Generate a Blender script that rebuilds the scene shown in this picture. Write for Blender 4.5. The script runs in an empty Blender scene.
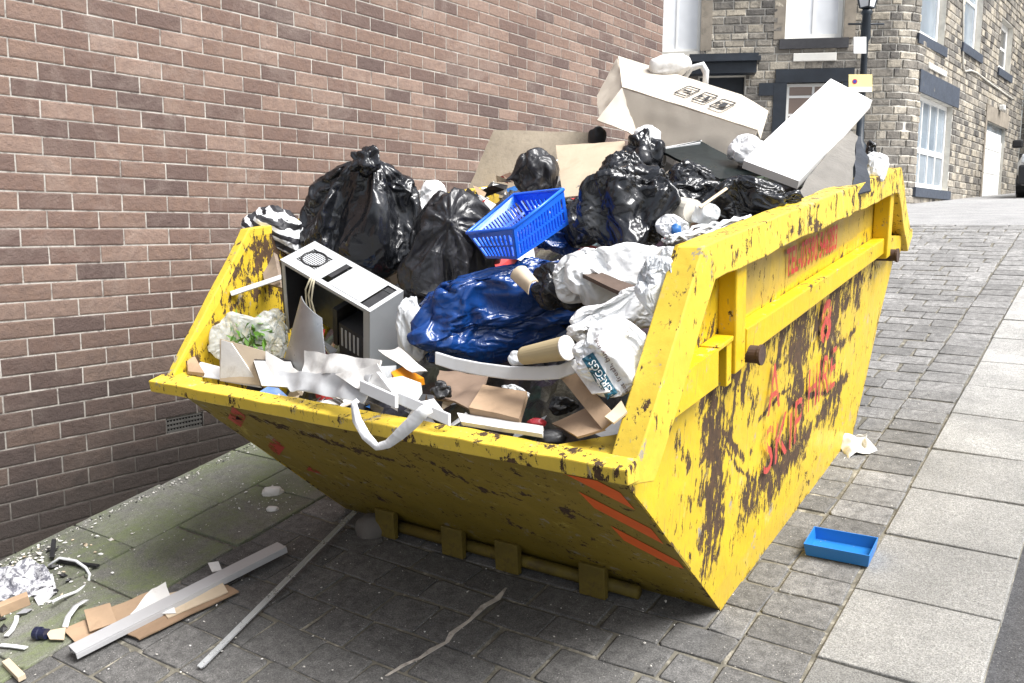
import bpy, bmesh, math, random
import numpy as np
from mathutils import Vector, Matrix, noise
random.seed(7)
R = math.radians
S = bpy.context.scene
C = S.collection
# ---------------------------------------------------------------- camera
FPX = 884.78
YAW, PIT, ROL = 0.6235903, 0.1323578, 0.0060984
CH = 1.7073                                # eye height
cy_, sy_ = math.cos(YAW), math.sin(YAW)
F = np.array([-sy_*math.cos(PIT), cy_*math.cos(PIT), -math.sin(PIT)])
Rr = np.array([cy_, sy_, 0.0]); U = np.cross(Rr, F)
RI = Rr*math.cos(ROL)+U*math.sin(ROL); UP = -Rr*math.sin(ROL)+U*math.cos(ROL)
CAM = np.array([0, 0, CH])
G = 0.1947484                              # street gradient
TH = math.atan(G)
E1 = np.array([1., 0, 0]); E2 = np.array([0, math.cos(TH), math.sin(TH)]); E3 = np.array([0, -math.sin(TH), math.cos(TH)])
O = np.array([-1.0159, 0, 0.0])            # foot line of the skip's street side
def ray(px, py): return F + RI*(px-512)/FPX + UP*(341.5-py)/FPX
def W(u, v, w): return O+u*E1+v*E2+w*E3
def hit(px, py, n, p0):
    r = ray(px, py); return CAM + r*(((p0-CAM) @ n)/(r @ n))
def at(px, py, v): return hit(px, py, E2, O+v*E2)        # measured point of the scene at distance v up the street
def onground(px, py, h=0.0): return hit(px, py, E3, O+E3*h)
def loc(P): P = np.asarray(P)-O; return np.array([P @ E1, P @ E2, P @ E3])
T6 = R(6); NS = math.cos(T6)*E1-math.sin(T6)*E3
def onside(px, py, d=0.0): return loc(hit(px, py, NS, O+NS*d))
def nrm(a): a = np.asarray(a, float); return a/(np.linalg.norm(a)+1e-12)

cd = bpy.data.cameras.new('camera'); cam = bpy.data.objects.new('camera', cd); C.objects.link(cam)
cd.sensor_width = 36; cd.lens = FPX/1024*36; cd.clip_end = 500; cd.clip_start = 0.02
m = Matrix(((RI[0], UP[0], -F[0], CAM[0]), (RI[1], UP[1], -F[1], CAM[1]), (RI[2], UP[2], -F[2], CAM[2]), (0, 0, 0, 1)))
cam.matrix_world = m
S.camera = cam

# ---------------------------------------------------------------- materials
class NT:
    def __init__(s, name):
        s.m = bpy.data.materials.new(name); s.m.use_nodes = True
        s.t = s.m.node_tree; s.b = s.t.nodes['Principled BSDF']; s.out = s.t.nodes['Material Output']
        s._tc = None
    def n(s, ty, **k):
        x = s.t.nodes.new(ty)
        for a, b in k.items(): setattr(x, a, b)
        return x
    def l(s, a, b): s.t.links.new(a, b)
    def co(s, scale=(1, 1, 1)):
        if not s._tc: s._tc = s.n('ShaderNodeTexCoord')
        if scale == (1, 1, 1): return s._tc.outputs['Object']
        mp = s.n('ShaderNodeMapping'); mp.inputs['Scale'].default_value = scale
        s.l(s._tc.outputs['Object'], mp.inputs['Vector']); return mp.outputs['Vector']
    def noise(s, sc, det=6, rough=.6, co=None, dist=0):
        x = s.n('ShaderNodeTexNoise'); x.inputs['Scale'].default_value = sc; x.inputs['Detail'].default_value = det
        x.inputs['Roughness'].default_value = rough; x.inputs['Distortion'].default_value = dist
        s.l(co if co is not None else s.co(), x.inputs['Vector']); return x.outputs['Fac']
    def ramp(s, fac, a, b, va=0., vb=1.):
        x = s.n('ShaderNodeMapRange'); x.clamp = True
        x.inputs['From Min'].default_value = a; x.inputs['From Max'].default_value = b
        x.inputs['To Min'].default_value = va; x.inputs['To Max'].default_value = vb
        s.l(fac, x.inputs['Value']); return x.outputs['Result']
    def math(s, op, a, b=None):
        x = s.n('ShaderNodeMath', operation=op)
        for i, q in enumerate((a, b)):
            if q is None: continue
            if isinstance(q, (int, float)): x.inputs[i].default_value = q
            else: s.l(q, x.inputs[i])
        return x.outputs[0]
    def mix(s, fac, a, b, bt='MIX'):
        x = s.n('ShaderNodeMix', data_type='RGBA', blend_type=bt)
        for i, q in ((0, fac), (6, a), (7, b)):
            if isinstance(q, (int, float)): x.inputs[i].default_value = q
            elif isinstance(q, tuple): x.inputs[i].default_value = (*q, 1)[:4]
            else: s.l(q, x.inputs[i])
        return x.outputs[2]
    def attr(s, name):
        x = s.n('ShaderNodeAttribute'); x.attribute_name = name; return x
    def bump(s, h, st=.3, d=.01, prev=None):
        x = s.n('ShaderNodeBump'); x.inputs['Strength'].default_value = st; x.inputs['Distance'].default_value = d
        s.l(h, x.inputs['Height'])
        if prev is not None: s.l(prev, x.inputs['Normal'])
        s.l(x.outputs['Normal'], s.b.inputs['Normal']); return x.outputs['Normal']
    def col(s, c): s.l(c, s.b.inputs['Base Color']) if not isinstance(c, tuple) else setattr(s.b.inputs['Base Color'], 'default_value', (*c, 1)[:4])
    def rough(s, r): s.l(r, s.b.inputs['Roughness']) if not isinstance(r, (int, float)) else setattr(s.b.inputs['Roughness'], 'default_value', r)
    def set(s, k, v): s.b.inputs[k].default_value = v

_cache = {}
def simple(name, c, rough=.6, var=.15, sc=6., bump=.2, bs=40., metal=0, dirt=None, dirt_amt=.5, coat=0, trans=0, spec=.5):
    if name in _cache: return _cache[name]
    k = NT(name)
    f = k.noise(sc, 6, .65)
    a = tuple(x*(1-var) for x in c); b = tuple(min(1, x*(1+var)) for x in c)
    cc = k.mix(k.ramp(f, .3, .7), a, b)
    if dirt:
        g = k.ramp(k.noise(sc*1.7, 8, .7, dist=.5), .52, .72, 0, dirt_amt)
        cc = k.mix(g, cc, dirt)
    k.col(cc)
    k.rough(k.ramp(k.noise(sc*3, 4), .3, .7, max(0.02, rough-.1), min(1, rough+.12)))
    if bump: k.bump(k.noise(bs, 5, .6), bump, .004)
    k.set('Metallic', metal); k.set('Coat Weight', coat); k.set('Transmission Weight', trans); k.set('Specular IOR Level', spec)
    _cache[name] = k.m; return k.m

def plastic_bag(name, c, rough=.22, alpha=1., trans=0., sss=0, wr=1.):
    if name in _cache: return _cache[name]
    k = NT(name)
    f = k.noise(3, 5, .6)
    k.col(k.mix(k.ramp(f, .35, .65), tuple(x*.8 for x in c), tuple(min(1, x*1.15) for x in c)))
    k.rough(k.ramp(k.noise(9, 4), .3, .7, rough*.7, rough*1.5))
    # crinkles: warped ridges
    w1 = k.noise(6, 2, .5, dist=.9); r1 = k.math('POWER', k.ramp(k.math('ABSOLUTE', k.math('SUBTRACT', w1, .5)), 0, .22, 1, 0), 3.)
    w2 = k.noise(13, 2, .5, co=k.co((1, 1, .4)), dist=1.2); r2 = k.math('POWER', k.ramp(k.math('ABSOLUTE', k.math('SUBTRACT', w2, .5)), 0, .2, 1, 0), 3.)
    h = k.math('ADD', k.math('MULTIPLY', r1, 1.), k.math('MULTIPLY', r2, .5))
    k.bump(h, .3, .006*wr)
    k.set('Specular IOR Level', .6)
    if alpha < 1: k.set('Alpha', alpha)
    if trans: k.set('Transmission Weight', trans)
    if sss: k.set('Subsurface Weight', sss); k.set('Subsurface Radius', (.02, .02, .02)); k.set('Subsurface Scale', .5)
    _cache[name] = k.m; return k.m

# ---------------------------------------------------------------- mesh helpers
def newobj(name, verts, faces, mat, parent=None, smooth=False, attrs=None, mats=None, fmat=None, recenter=True):
    verts = np.asarray(verts, float)
    ctr = verts.mean(0) if (recenter and len(verts)) else np.zeros(3)
    me = bpy.data.meshes.new(name)
    me.from_pydata([tuple(x) for x in (verts-ctr)], [], [tuple(int(i) for i in f) for f in faces])
    me.update()
    for mm in (mats or [mat]): me.materials.append(mm)
    if fmat is not None: me.polygons.foreach_set('material_index', fmat)
    if smooth: me.polygons.foreach_set('use_smooth', [True]*len(me.polygons))
    if attrs:
        for an, (dom, vals) in attrs.items():
            vals = np.asarray(vals, float)
            if vals.ndim == 1:
                a = me.attributes.new(an, 'FLOAT', dom); a.data.foreach_set('value', vals)
            else:
                a = me.attributes.new(an, 'FLOAT_COLOR', dom); a.data.foreach_set('color', vals.ravel())
    o = bpy.data.objects.new(name, me); C.objects.link(o)
    o.location = ctr
    if parent is not None:
        o.parent = parent
        pw = parent['_w'] if '_w' in parent else None
        o.location = Vector(ctr)-Vector(wloc(parent))
    return o
def wloc(o):
    v = Vector(o.location)
    while o.parent: o = o.parent; v += o.location
    return v
def tag(o, label=None, cat=None, group=None, kind=None):
    if label: o['label'] = label
    if cat: o['category'] = cat
    if group: o['group'] = group
    if kind: o['kind'] = kind
    return o
def empty(name, p, label=None, cat=None, group=None):
    o = bpy.data.objects.new(name, None); C.objects.link(o); o.location = Vector([float(x) for x in p]); o.empty_display_size = .1
    return tag(o, label, cat, group)
class MB:
    def __init__(s): s.v = []; s.f = []; s.a = []
    def add(s, v, f, a=None):
        n = len(s.v); s.v += [np.asarray(x, float) for x in v]; s.f += [tuple(i+n for i in q) for q in f]
        s.a += [a]*len(f)
    def hexa(s, p, a=None):   # p: 8 corners, bottom 0-3 ccw, top 4-7
        s.add(p, [(3, 2, 1, 0), (4, 5, 6, 7), (0, 1, 5, 4), (1, 2, 6, 5), (2, 3, 7, 6), (3, 0, 4, 7)], a)
    def box(s, c, ax, ay, az, a=None):  # centre and half axis vectors
        c, ax, ay, az = map(np.asarray, (c, ax, ay, az))
        s.hexa([c-ax-ay-az, c+ax-ay-az, c+ax+ay-az, c-ax+ay-az, c-ax-ay+az, c+ax-ay+az, c+ax+ay+az, c-ax+ay+az], a)
    def lbox(s, u0, u1, v0, v1, w0, w1, a=None):   # box in skip coordinates
        s.hexa([W(u0, v0, w0), W(u1, v0, w0), W(u1, v1, w0), W(u0, v1, w0), W(u0, v0, w1), W(u1, v0, w1), W(u1, v1, w1), W(u0, v1, w1)], a)
    def tube(s, pts, r, n=8, cap=True, a=None):
        pts = [np.asarray(p, float) for p in pts]; k = len(pts)
        rs = r if isinstance(r, (list, tuple)) else [r]*k
        vs = []; up = None
        for i, p in enumerate(pts):
            t = nrm(pts[min(i+1, k-1)]-pts[max(i-1, 0)])
            if up is None: up = np.cross(t, [0, 0, 1.]) if abs(t[2]) < .9 else np.cross(t, [1., 0, 0])
            up = nrm(up-(up @ t)*t); b = np.cross(t, up)
            vs += [p+rs[i]*(math.cos(2*math.pi*j/n)*up+math.sin(2*math.pi*j/n)*b) for j in range(n)]
        fs = [(i*n+j, i*n+(j+1) % n, (i+1)*n+(j+1) % n, (i+1)*n+j) for i in range(k-1) for j in range(n)]
        if cap: fs += [tuple(range(n))[::-1], tuple(range((k-1)*n, k*n))]
        s.add(vs, fs, a)
    def prism(s, poly, vec, a=None):
        poly = [np.asarray(p, float) for p in poly]; n = len(poly); vec = np.asarray(vec)
        s.add(poly+[p+vec for p in poly], [tuple(range(n))[::-1], tuple(range(n, 2*n))]+[(i, (i+1) % n, n+(i+1) % n, n+i) for i in range(n)], a)
    def ribbon(s, pts, half, thick, a=None):  # flat strip along pts
        pts = [np.asarray(p, float) for p in pts]
        vs = []; 
        for i, p in enumerate(pts):
            t = nrm(pts[min(i+1, len(pts)-1)]-pts[max(i-1, 0)])
            h = half[i] if isinstance(half, list) else half
            h = np.asarray(h, float); n = nrm(np.cross(t, h))*thick/2
            vs += [p-h-n, p+h-n, p+h+n, p-h+n]
        fs = []
        for i in range(len(pts)-1):
            b = i*4
            for j in range(4): fs.append((b+j, b+(j+1) % 4, b+4+(j+1) % 4, b+4+j))
        fs += [(3, 2, 1, 0), tuple(len(vs)-4+q for q in range(4))]
        s.add(vs, fs, a)
    def build(s, name, mat, parent=None, smooth=False, bev=0, mats=None, **k):
        fm = None
        if mats: fm = [x or 0 for x in s.a]
        o = newobj(name, s.v, s.f, mat, parent, smooth, mats=mats, fmat=fm, **k)
        if bev:
            md = o.modifiers.new('b', 'BEVEL'); md.width = bev; md.segments = 2; md.limit_method = 'ANGLE'; md.angle_limit = R(40)
        return o
def thing(mb, name, mat, label, cat, group=None, **k):
    o = mb.build(name, mat, **k); return tag(o, label, cat, group)

def nz(p, s=0.): return noise.noise(Vector((p[0]+s, p[1]+s*.7, p[2]-s)))

def sheet(name, cs, thick, mat, n=14, m=None, amp=.0, fs=6., seed=0, parent=None, curl=0, tear=0, smooth=False, attrs=None):
    """thick sheet through 4 corners (3-d points, in order), crumpled by amp; tear = ragged edge."""
    m = m or n; A, B, Cc, D = [np.asarray(c, float) for c in cs]
    N = nrm(np.cross(B-A, D-A)); vs = []
    du, dv = nrm(B-A), nrm(D-A)
    for j in range(m+1):
        for i in range(n+1):
            s, t = i/n, j/m
            p = A*(1-s)*(1-t)+B*s*(1-t)+Cc*s*t+D*(1-s)*t
            d = 0
            if amp:
                q = p*fs; d = amp*((1-2*abs(nz(q, seed)))*.7+nz(q*2.3, seed+3)*.5)
            if curl: d += curl*((2*s-1)**2)
            if tear:
                e = nz(p*14, seed+9)*tear
                if i in (0, n): p = p+du*e
                if j in (0, m): p = p+dv*e
            vs.append(p+N*d)
    k = (n+1)*(m+1)
    fs_ = [(j*(n+1)+i, j*(n+1)+i+1, (j+1)*(n+1)+i+1, (j+1)*(n+1)+i) for j in range(m) for i in range(n)]
    vs2 = [p-N*thick for p in vs]
    ff = list(fs_)+[tuple(q+k for q in f[::-1]) for f in fs_]
    b = [i for i in range(n+1)]+[(j)*(n+1)+n for j in range(1, m+1)]+[m*(n+1)+i for i in range(n-1, -1, -1)]+[j*(n+1) for j in range(m-1, 0, -1)]
    for i in range(len(b)):
        x, y = b[i], b[(i+1) % len(b)]; q = 2*k+4*i; ff.append((q, q+1, q+2, q+3))
    vr = []
    for i in range(len(b)):
        x, y = b[i], b[(i+1) % len(b)]; vr += [vs[x], vs2[x], vs2[y], vs[y]]
    return newobj(name, vs+vs2+vr, ff, mat, parent, True)

_ico = {}
def ico(sub):
    if sub not in _ico:
        bm = bmesh.new(); bmesh.ops.create_icosphere(bm, subdivisions=sub, radius=1)
        _ico[sub] = (np.array([v.co[:] for v in bm.verts]), [tuple(v.index for v in f.verts) for f in bm.faces]); bm.free()
    return _ico[sub]
def clothify(o, pin, ps, frames=13, grow=.2, pressure=1.5, grav=.5, bend=.5, tens=40):
    m = o.modifiers.new('c', 'CLOTH'); st = m.settings
    st.quality = 4; st.mass = .1; st.tension_stiffness = tens; st.compression_stiffness = tens; st.shear_stiffness = tens*.3; st.bending_stiffness = bend
    st.tension_damping = 5; st.compression_damping = 5; st.shear_damping = 5; st.air_damping = 4
    st.shrink_min = -grow; st.shrink_max = -grow; st.effector_weights.gravity = grav
    m.collision_settings.use_collision = False; m.point_cache.frame_start = 1; m.point_cache.frame_end = frames+1
    st.use_pressure = True; st.uniform_pressure_force = pressure
    vg = o.vertex_groups.new(name='pin'); vg.add([int(i) for i in pin], 1., 'REPLACE'); st.vertex_group_mass = 'pin'; st.pin_stiffness = ps
    for f in range(1, frames+2): S.frame_set(f)
    e = o.evaluated_get(bpy.context.evaluated_depsgraph_get()); me = bpy.data.meshes.new_from_object(e)
    a = np.array([v.co[:] for v in me.vertices])
    o.modifiers.clear()
    if np.isfinite(a).all() and np.abs(a).max() < 1.5: o.data = me
    o.vertex_groups.clear(); S.frame_set(1)
def bag(name, box, v, mat, label=None, cat=None, group=None, roll=0, knot=None, depth=.8, amp=1., seed=0, sub=6, sq=.85, neck=.28, lump=.12, fine=1., cloth=None, press=.35, grow=.14, grav=1.5, npin=12):
    cloth = (sub >= 5) if cloth is None else cloth
    if cloth:
        amp *= .75
        if knot is None: q_ = np.random.RandomState(seed+50).randn(3); knot = (q_[0], -abs(q_[1])*.8, abs(q_[2])); neck = .03
    """tied or open plastic sack. box = measured extent, v = distance up the street; knot = direction (right, away, up) of the gathered neck"""
    x0, y0, x1, y1 = box; c = at((x0+x1)/2, (y0+y1)/2, v)
    sc = FPX/((c-CAM) @ F)
    ca, sa = math.cos(R(roll)), math.sin(R(roll))
    ex = RI*ca+UP*sa; ez = -RI*sa+UP*ca; ey = F
    rx, rz = (x1-x0)/2/sc, (y1-y0)/2/sc; rx0, rz0 = rx, rz; ry = depth*math.sqrt(rx*rz)
    V, Fc = ico(sub); kd = nrm(knot) if knot is not None else None
    if kd is not None:
        k1 = nrm(np.cross(kd, [.3, .5, .8])); k2 = np.cross(kd, k1)
    out = []
    for d in V:
        p = d.copy()
        pw = np.abs(p)**sq; p = np.sign(p)*pw; p = p/max(1e-9, (np.abs(p)**2.2).sum()**(1/2.2))
        s = 0.
        q = d*1.6
        s += lump*nz(q, seed+1)*1.5
        wq = d*3+np.array([nz(d*2.1, seed+5), nz(d*2.1, seed+6), nz(d*2.1, seed+7)])*1.1
        r1 = abs(nz(wq, seed+2)); s -= amp*.10*(min(r1, .32)-.2)
        r2 = abs(nz(wq*np.array([2.1, 2.1, 1.2]), seed+3)); s -= amp*.05*fine*(min(r2, .3)-.2)
        r3 = abs(nz(wq*np.array([5., 5., 2.6]), seed+4)); s -= amp*.011*fine*(min(r3, .3)-.2)
        ext = 0.
        if kd is not None:
            ct = float(d @ kd); th_ = math.acos(max(-1, min(1, ct))); ph = math.atan2(d @ k2, d @ k1)
            wgt = math.exp(-(th_/.75)**2)
            rf = abs(nz((math.cos(ph)*3.2, math.sin(ph)*3.2, th_*.8), seed+8))
            rg = abs(nz((math.cos(ph)*8, math.sin(ph)*8, th_*1.2), seed+9))
            s -= wgt*amp*(.26*(rf-.2)+.13*(rg-.2))*min(1, th_*3)
            if th_ < .42:
                a = 1-th_/.42
                # pinch into a neck then flare out
                lat = p-(p @ kd)*kd
                p = (p @ kd)*kd+lat*(1-.55*math.sin(min(1, a*1.25)*math.pi*.5))*(1+ (1.6*max(0, a-.55)))
                ext = neck*a**1.3
        p = p*(1+s)
        if kd is not None: p = p+kd*ext*(1+.2*nz(d*20, seed))
        out.append(c+ex*p[0]*rx+ey*p[1]*ry+ez*p[2]*rz)
    o = newobj(name, out, Fc, mat, None, True)
    if cloth:
        V3 = np.array(out); rs = np.random.RandomState(seed+100); pin = set(); rr = .10*(rx+rz)
        for c_ in rs.choice(len(V3), max(1, npin//6)): pin |= set(np.where(np.linalg.norm(V3-V3[c_], axis=1) < rr)[0])
        if kd is not None: pin |= set(np.where(V @ kd > .955)[0])
        else: pin |= set(np.argsort(-V3[:, 2])[:20])
        clothify(o, pin, .35, grow=grow, pressure=press, grav=grav)
        A = np.array([v_.co[:] for v_ in o.data.vertices])+np.array(o.location)-c; a, b, e = A @ RI, A @ UP, A @ F
        fit = lambda q, r: (q-(q.max()+q.min())/2)*(2*r/(q.max()-q.min()))
        A = np.outer(fit(a, rx0), RI)+np.outer(fit(b, rz0), UP)+np.outer(fit(e, ry), F)+c-np.array(o.location)
        for v_, q_ in zip(o.data.vertices, A): v_.co = q_
        o.data.polygons.foreach_set('use_smooth', [True]*len(o.data.polygons)); o.data.update()
    return tag(o, label, cat, group)

# ---------------------------------------------------------------- world and light
w = bpy.data.worlds.new('World'); S.world = w; w.use_nodes = True
nt = w.node_tree; bg = nt.nodes['Background']
sky = nt.nodes.new('ShaderNodeTexSky'); sky.sky_type = 'NISHITA'; sky.sun_disc = False
SEL, SAZ = 56, 86       # elevation; azimuth clockwise from +Y
sky.sun_elevation = R(SEL); sky.sun_rotation = R(SAZ); sky.dust_density = 4; sky.air_density = 1.2
hs = nt.nodes.new('ShaderNodeHueSaturation'); hs.inputs['Saturation'].default_value = .45
nt.links.new(sky.outputs[0], hs.inputs['Color']); nt.links.new(hs.outputs[0], bg.inputs['Color'])
bg.inputs['Strength'].default_value = .095
ld = bpy.data.lights.new('sun', 'SUN'); lo = bpy.data.objects.new('sun', ld); C.objects.link(lo)
ld.energy = 3.3; ld.angle = R(34); ld.color = (1, .99, .975)
sd = np.array([math.sin(R(SAZ))*math.cos(R(SEL)), math.cos(R(SAZ))*math.cos(R(SEL)), math.sin(R(SEL))])
lo.rotation_euler = Vector(sd).to_track_quat('Z', 'Y').to_euler()
S.view_settings.view_transform = 'Standard'; S.view_settings.look = 'None'; S.view_settings.exposure = 1.15; S.view_settings.gamma = 1

# ---------------------------------------------------------------- ground
YC = 8.55
def gz(y):
    if y < YC: return G*y
    d = y-YC; return G*YC+.05*d+(G-.05)*.45*(1-math.exp(-d/.45)) if y < 30 else gz(29.99)+.02*(y-29.99)
def ground_mat(name, c, var, sc=30, bump=.5, moss=False, rough=.85):
    k = NT(name)
    a = k.attr('tint').outputs['Fac']
    f = k.noise(sc, 8, .7); f2 = k.noise(2.7, 9, .72)
    base = k.mix(k.ramp(f, .3, .7), tuple(x*(1-var) for x in c), tuple(x*(1+var) for x in c))
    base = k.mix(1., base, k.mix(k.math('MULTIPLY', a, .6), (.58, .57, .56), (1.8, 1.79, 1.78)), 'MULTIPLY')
    base = k.mix(k.ramp(f2, .38, .66, 0, .6), base, tuple(x*.5 for x in c))
    base = k.mix(1., base, k.mix(k.ramp(k.noise(210, 4, .8), .38, .62), (.55, .55, .55), (1.5, 1.5, 1.48)), 'MULTIPLY')
    # pale specks of grit
    vs_ = k.n('ShaderNodeTexVoronoi'); vs_.inputs['Scale'].default_value = 95; k.l(k.co(), vs_.inputs['Vector'])
    sp = k.math('MULTIPLY', k.ramp(vs_.outputs['Distance'], .10, .18, 1, 0), k.ramp(k.noise(9, 3), .5, .66))
    base = k.mix(k.math('MULTIPLY', sp, .55), base, (.6, .58, .54))
    if moss:
        ms = k.ramp(k.noise(2.6, 10, .78, dist=.6), .42, .62, 0, .85)
        ms = k.math('MULTIPLY', ms, k.ramp(k.noise(60, 3, .7), .3, .6, .45, 1))
        base = k.mix(ms, base, (.14, .175, .065))
    k.col(base); k.rough(rough)
    n1 = k.bump(k.noise(140, 6, .75), bump, .006)
    k.bump(f, bump*.6, .01, n1)
    return k.m
MSET = ground_mat('sett_stone', (.15, .148, .146), .5)
MFLAG = ground_mat('flagstone', (.20, .20, .18), .3, moss=True)
MKERB = ground_mat('granite_kerb', (.27, .268, .26), .22, 60, .7)
MJOINT = simple('joint_dirt', (.13, .12, .095), .95, .4, 12, .8, 120, dirt=(.42, .39, .32), dirt_amt=.95)
MASPH = ground_mat('asphalt', (.085, .085, .09), .4, 60, 1.)
def gsheet(name, x0, x1, ys, dz, mat, nx=2):
    vs = []; xs = np.linspace(x0, x1, nx)
    for y in ys:
        for x in xs: vs.append((x, y, gz(y)+dz))
    fs = [(j*nx+i, j*nx+i+1, (j+1)*nx+i+1, (j+1)*nx+i) for j in range(len(ys)-1) for i in range(nx-1)]
    o = newobj(name, vs, fs, mat, attrs={'tint': ('POINT', [.5]*len(vs))}, recenter=False); o['kind'] = 'structure'; return o
ys = [-30, -10, 0, 4, 8]+[YC+i*.12 for i in range(0, 22)]+[12, 13, 15, 18, 22, 29, 40, 90]
gsheet('ground', -60, 60, ys, -.016, MASPH)
MROAD = ground_mat('worn_asphalt', (.33, .33, .335), .2, 50, .6)
gsheet('upper_road', -30, 30, [y for y in ys if y > YC+.25], .002, MROAD)
rng = np.random.RandomState(3)
def stones(name, cells, mat, gap=.006, hgt=.012, jit=.006, rnd=.018, kind='structure', top=0., tv=1.):
    """cells: (u0,u1,v0,v1). each stone a worn, slightly domed block; one surface mesh"""
    vs = []; fs = []; tint = []
    for (u0, u1, v0, v1) in cells:
        g = gap
        a = [u0+g+rng.rand()*jit, u1-g-rng.rand()*jit, v0+g+rng.rand()*jit, v1-g-rng.rand()*jit]
        r_ = min(rnd*(.6+.8*rng.rand()), (a[1]-a[0])*.3, (a[3]-a[2])*.3)
        # outline with cut corners, jittered
        def ring(ins, r):
            x0, x1, y0, y1 = a[0]+ins, a[1]-ins, a[2]+ins, a[3]-ins
            return [(x0+r, y0), (x1-r, y0), (x1, y0+r), (x1, y1-r), (x1-r, y1), (x0+r, y1), (x0, y1-r), (x0, y0+r)]
        jt = (rng.rand(8, 2)-.5)*jit*1.3
        tl = (rng.rand(3)-.5)*np.array([.003, .003, .003]); t = .5+(rng.rand()-.5)*tv
        b = len(vs)
        h0, h1, h2 = -.02, hgt*.55, hgt
        cu, cv = (a[0]+a[1])/2, (a[2]+a[3])/2
        for ins, r, h in ((0, r_, h0), (0.001, r_, h1), (.007, r_*.9, h2)):
            for q, (x, y) in enumerate(ring(ins, r)):
                x += jt[q, 0]; y += jt[q, 1]
                z = h+(tl[2]+tl[0]*(x-cu)/.1+tl[1]*(y-cv)/.1 if h > 0 else 0)+top
                p = W(x, y, z)
                if p[1] > YC: p[2] = gz(p[1])+z
                vs.append(p)
        for lv in range(2):
            for q in range(8): fs.append((b+lv*8+q, b+lv*8+(q+1) % 8, b+(lv+1)*8+(q+1) % 8, b+(lv+1)*8+q))
        fs.append(tuple(b+16+q for q in range(8)))
        tint += [min(1.9, t*(.4 if v0 < 2.4 else 1.)+max(0., v0-2.8)*.22)]*24  # shade in front of the skip and bleaching light uphill painted into the tint
    o = newobj(name, vs, fs, mat, attrs={'tint': ('POINT', tint)}, recenter=False)
    o['kind'] = kind
    md = o.modifiers.new('w', 'WEIGHTED_NORMAL'); return o
VTOP = (YC+.35)/math.cos(TH)
cells = []; v = -.3; k = 0
while v < VTOP:
    pv = .125+.03*rng.rand()+(.03 if v < 2.2 else 0)
    u = .11; first = True
    while u > -1.86:
        L = (.19+.09*rng.rand()); 
        if first and k % 2: L *= .55
        first = False
        u0 = max(-1.86, u-L)
        if u0-(-1.86) < .07: u0 = -1.86
        cells.append((u0, u, v, v+pv)); u = u0
    v += pv; k += 1
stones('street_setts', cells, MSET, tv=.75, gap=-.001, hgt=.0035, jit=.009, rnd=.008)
cells = []; v = -.3
while v < VTOP-.2:
    pv = .125+.03*rng.rand(); cells.append((.113, .322, v, v+pv)); v += pv
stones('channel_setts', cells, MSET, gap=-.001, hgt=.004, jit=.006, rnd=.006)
cells = []; v = 2.5-.4*7
while v < VTOP-.1:
    pv = .4+.04*(rng.rand()-.5); cells.append((.328, .744, v, v+pv)); v += pv
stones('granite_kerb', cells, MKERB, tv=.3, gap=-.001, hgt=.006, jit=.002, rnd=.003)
cells = []
for (u0, u1, off) in ((-2.76, -2.27, 1.96), (-2.27, -1.86, 2.16)):
    v = off-.43*6
    while v < VTOP: cells.append((u0, u1, v, v+.43)); v += .43
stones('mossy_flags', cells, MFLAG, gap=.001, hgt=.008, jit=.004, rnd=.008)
# the bedding under the stones
MJ = gsheet('joint_bed', -3.75, -.27, [-2, 0, 4, YC, YC+.15, YC+.3], -.001, MJOINT)
cells = []; v = -1.
MASPH2 = MASPH

# ---------------------------------------------------------------- masonry
def clip_intervals(a, b, holes):
    iv = [(a, b)]
    for h0, h1 in holes:
        nx = []
        for s, e in iv:
            if h1 <= s or h0 >= e: nx.append((s, e)); continue
            if s < h0: nx.append((s, h0))
            if h1 < e: nx.append((h1, e))
        iv = nx
    return iv
def masonry(name, path, zlist, lens, holes, mat, mmat, parent, offset=0., joint=.01, out=.006, rough_=.0, stag=True, s0=None, L=None, zbot=None, seed=1, tintf=None):
    """path(s, d) -> point on wall line pushed out by d. rows of blocks between z levels, cut around holes (s0,s1,z0,z1)"""
    rg = np.random.RandomState(seed); vs = []; fs = []; tint = []; row = []
    for r_, (z0, z1) in enumerate(zlist):
        s = s0-(rg.rand()*lens[0] if not stag else (offset if r_ % 2 == 0 else offset-(lens[0]+lens[1])/4))
        while s < L:
            ln = lens[0] if lens[0] == lens[1] else lens[0]+(lens[1]-lens[0])*rg.rand()
            a, b = max(s, s0), min(s+ln, L); s += ln
            hs_ = [(h[0], h[1]) for h in holes if h[2] < z1-.01 and h[3] > z0+.01]
            t = rg.rand(); t2 = rg.rand()
            for (p, q) in clip_intervals(a, b, hs_):
                if q-p < joint*2.2: continue
                j = joint/2; o_ = out*(1+rough_*(rg.rand()-.3)); n = len(vs)
                jj = (rg.rand(4)-.5)*joint*.35
                e = min(.004+rough_*.004, (q-p)*.2)
                P = [(p+j, z0+j+jj[0]), (q-j, z0+j+jj[1]), (q-j+jj[2], z1-j), (p+j+jj[3], z1-j)]
                for (x, z) in P: vs.append(path(x, z, -.01))
                for (x, z) in P: vs.append(path(x, z, o_*.6))
                cx, cz = (p+q)/2, (z0+z1)/2
                for (x, z) in P:
                    vs.append(path(x+(e if x < cx else -e), z+(e if z < cz else -e), o_*(1+rough_*.3*rg.rand())))
                for lv in range(2):
                    for c_ in range(4): fs.append((n+lv*4+c_, n+lv*4+(c_+1) % 4, n+lv*4+4+(c_+1) % 4, n+lv*4+4+c_))
                fs.append((n+8, n+9, n+10, n+11))
                tint += [t]*12; row += [t2]*12
    o = newobj(name, vs, fs, mat, parent, attrs={'tint': ('POINT', tint), 'tint2': ('POINT', row)})
    return o
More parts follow.
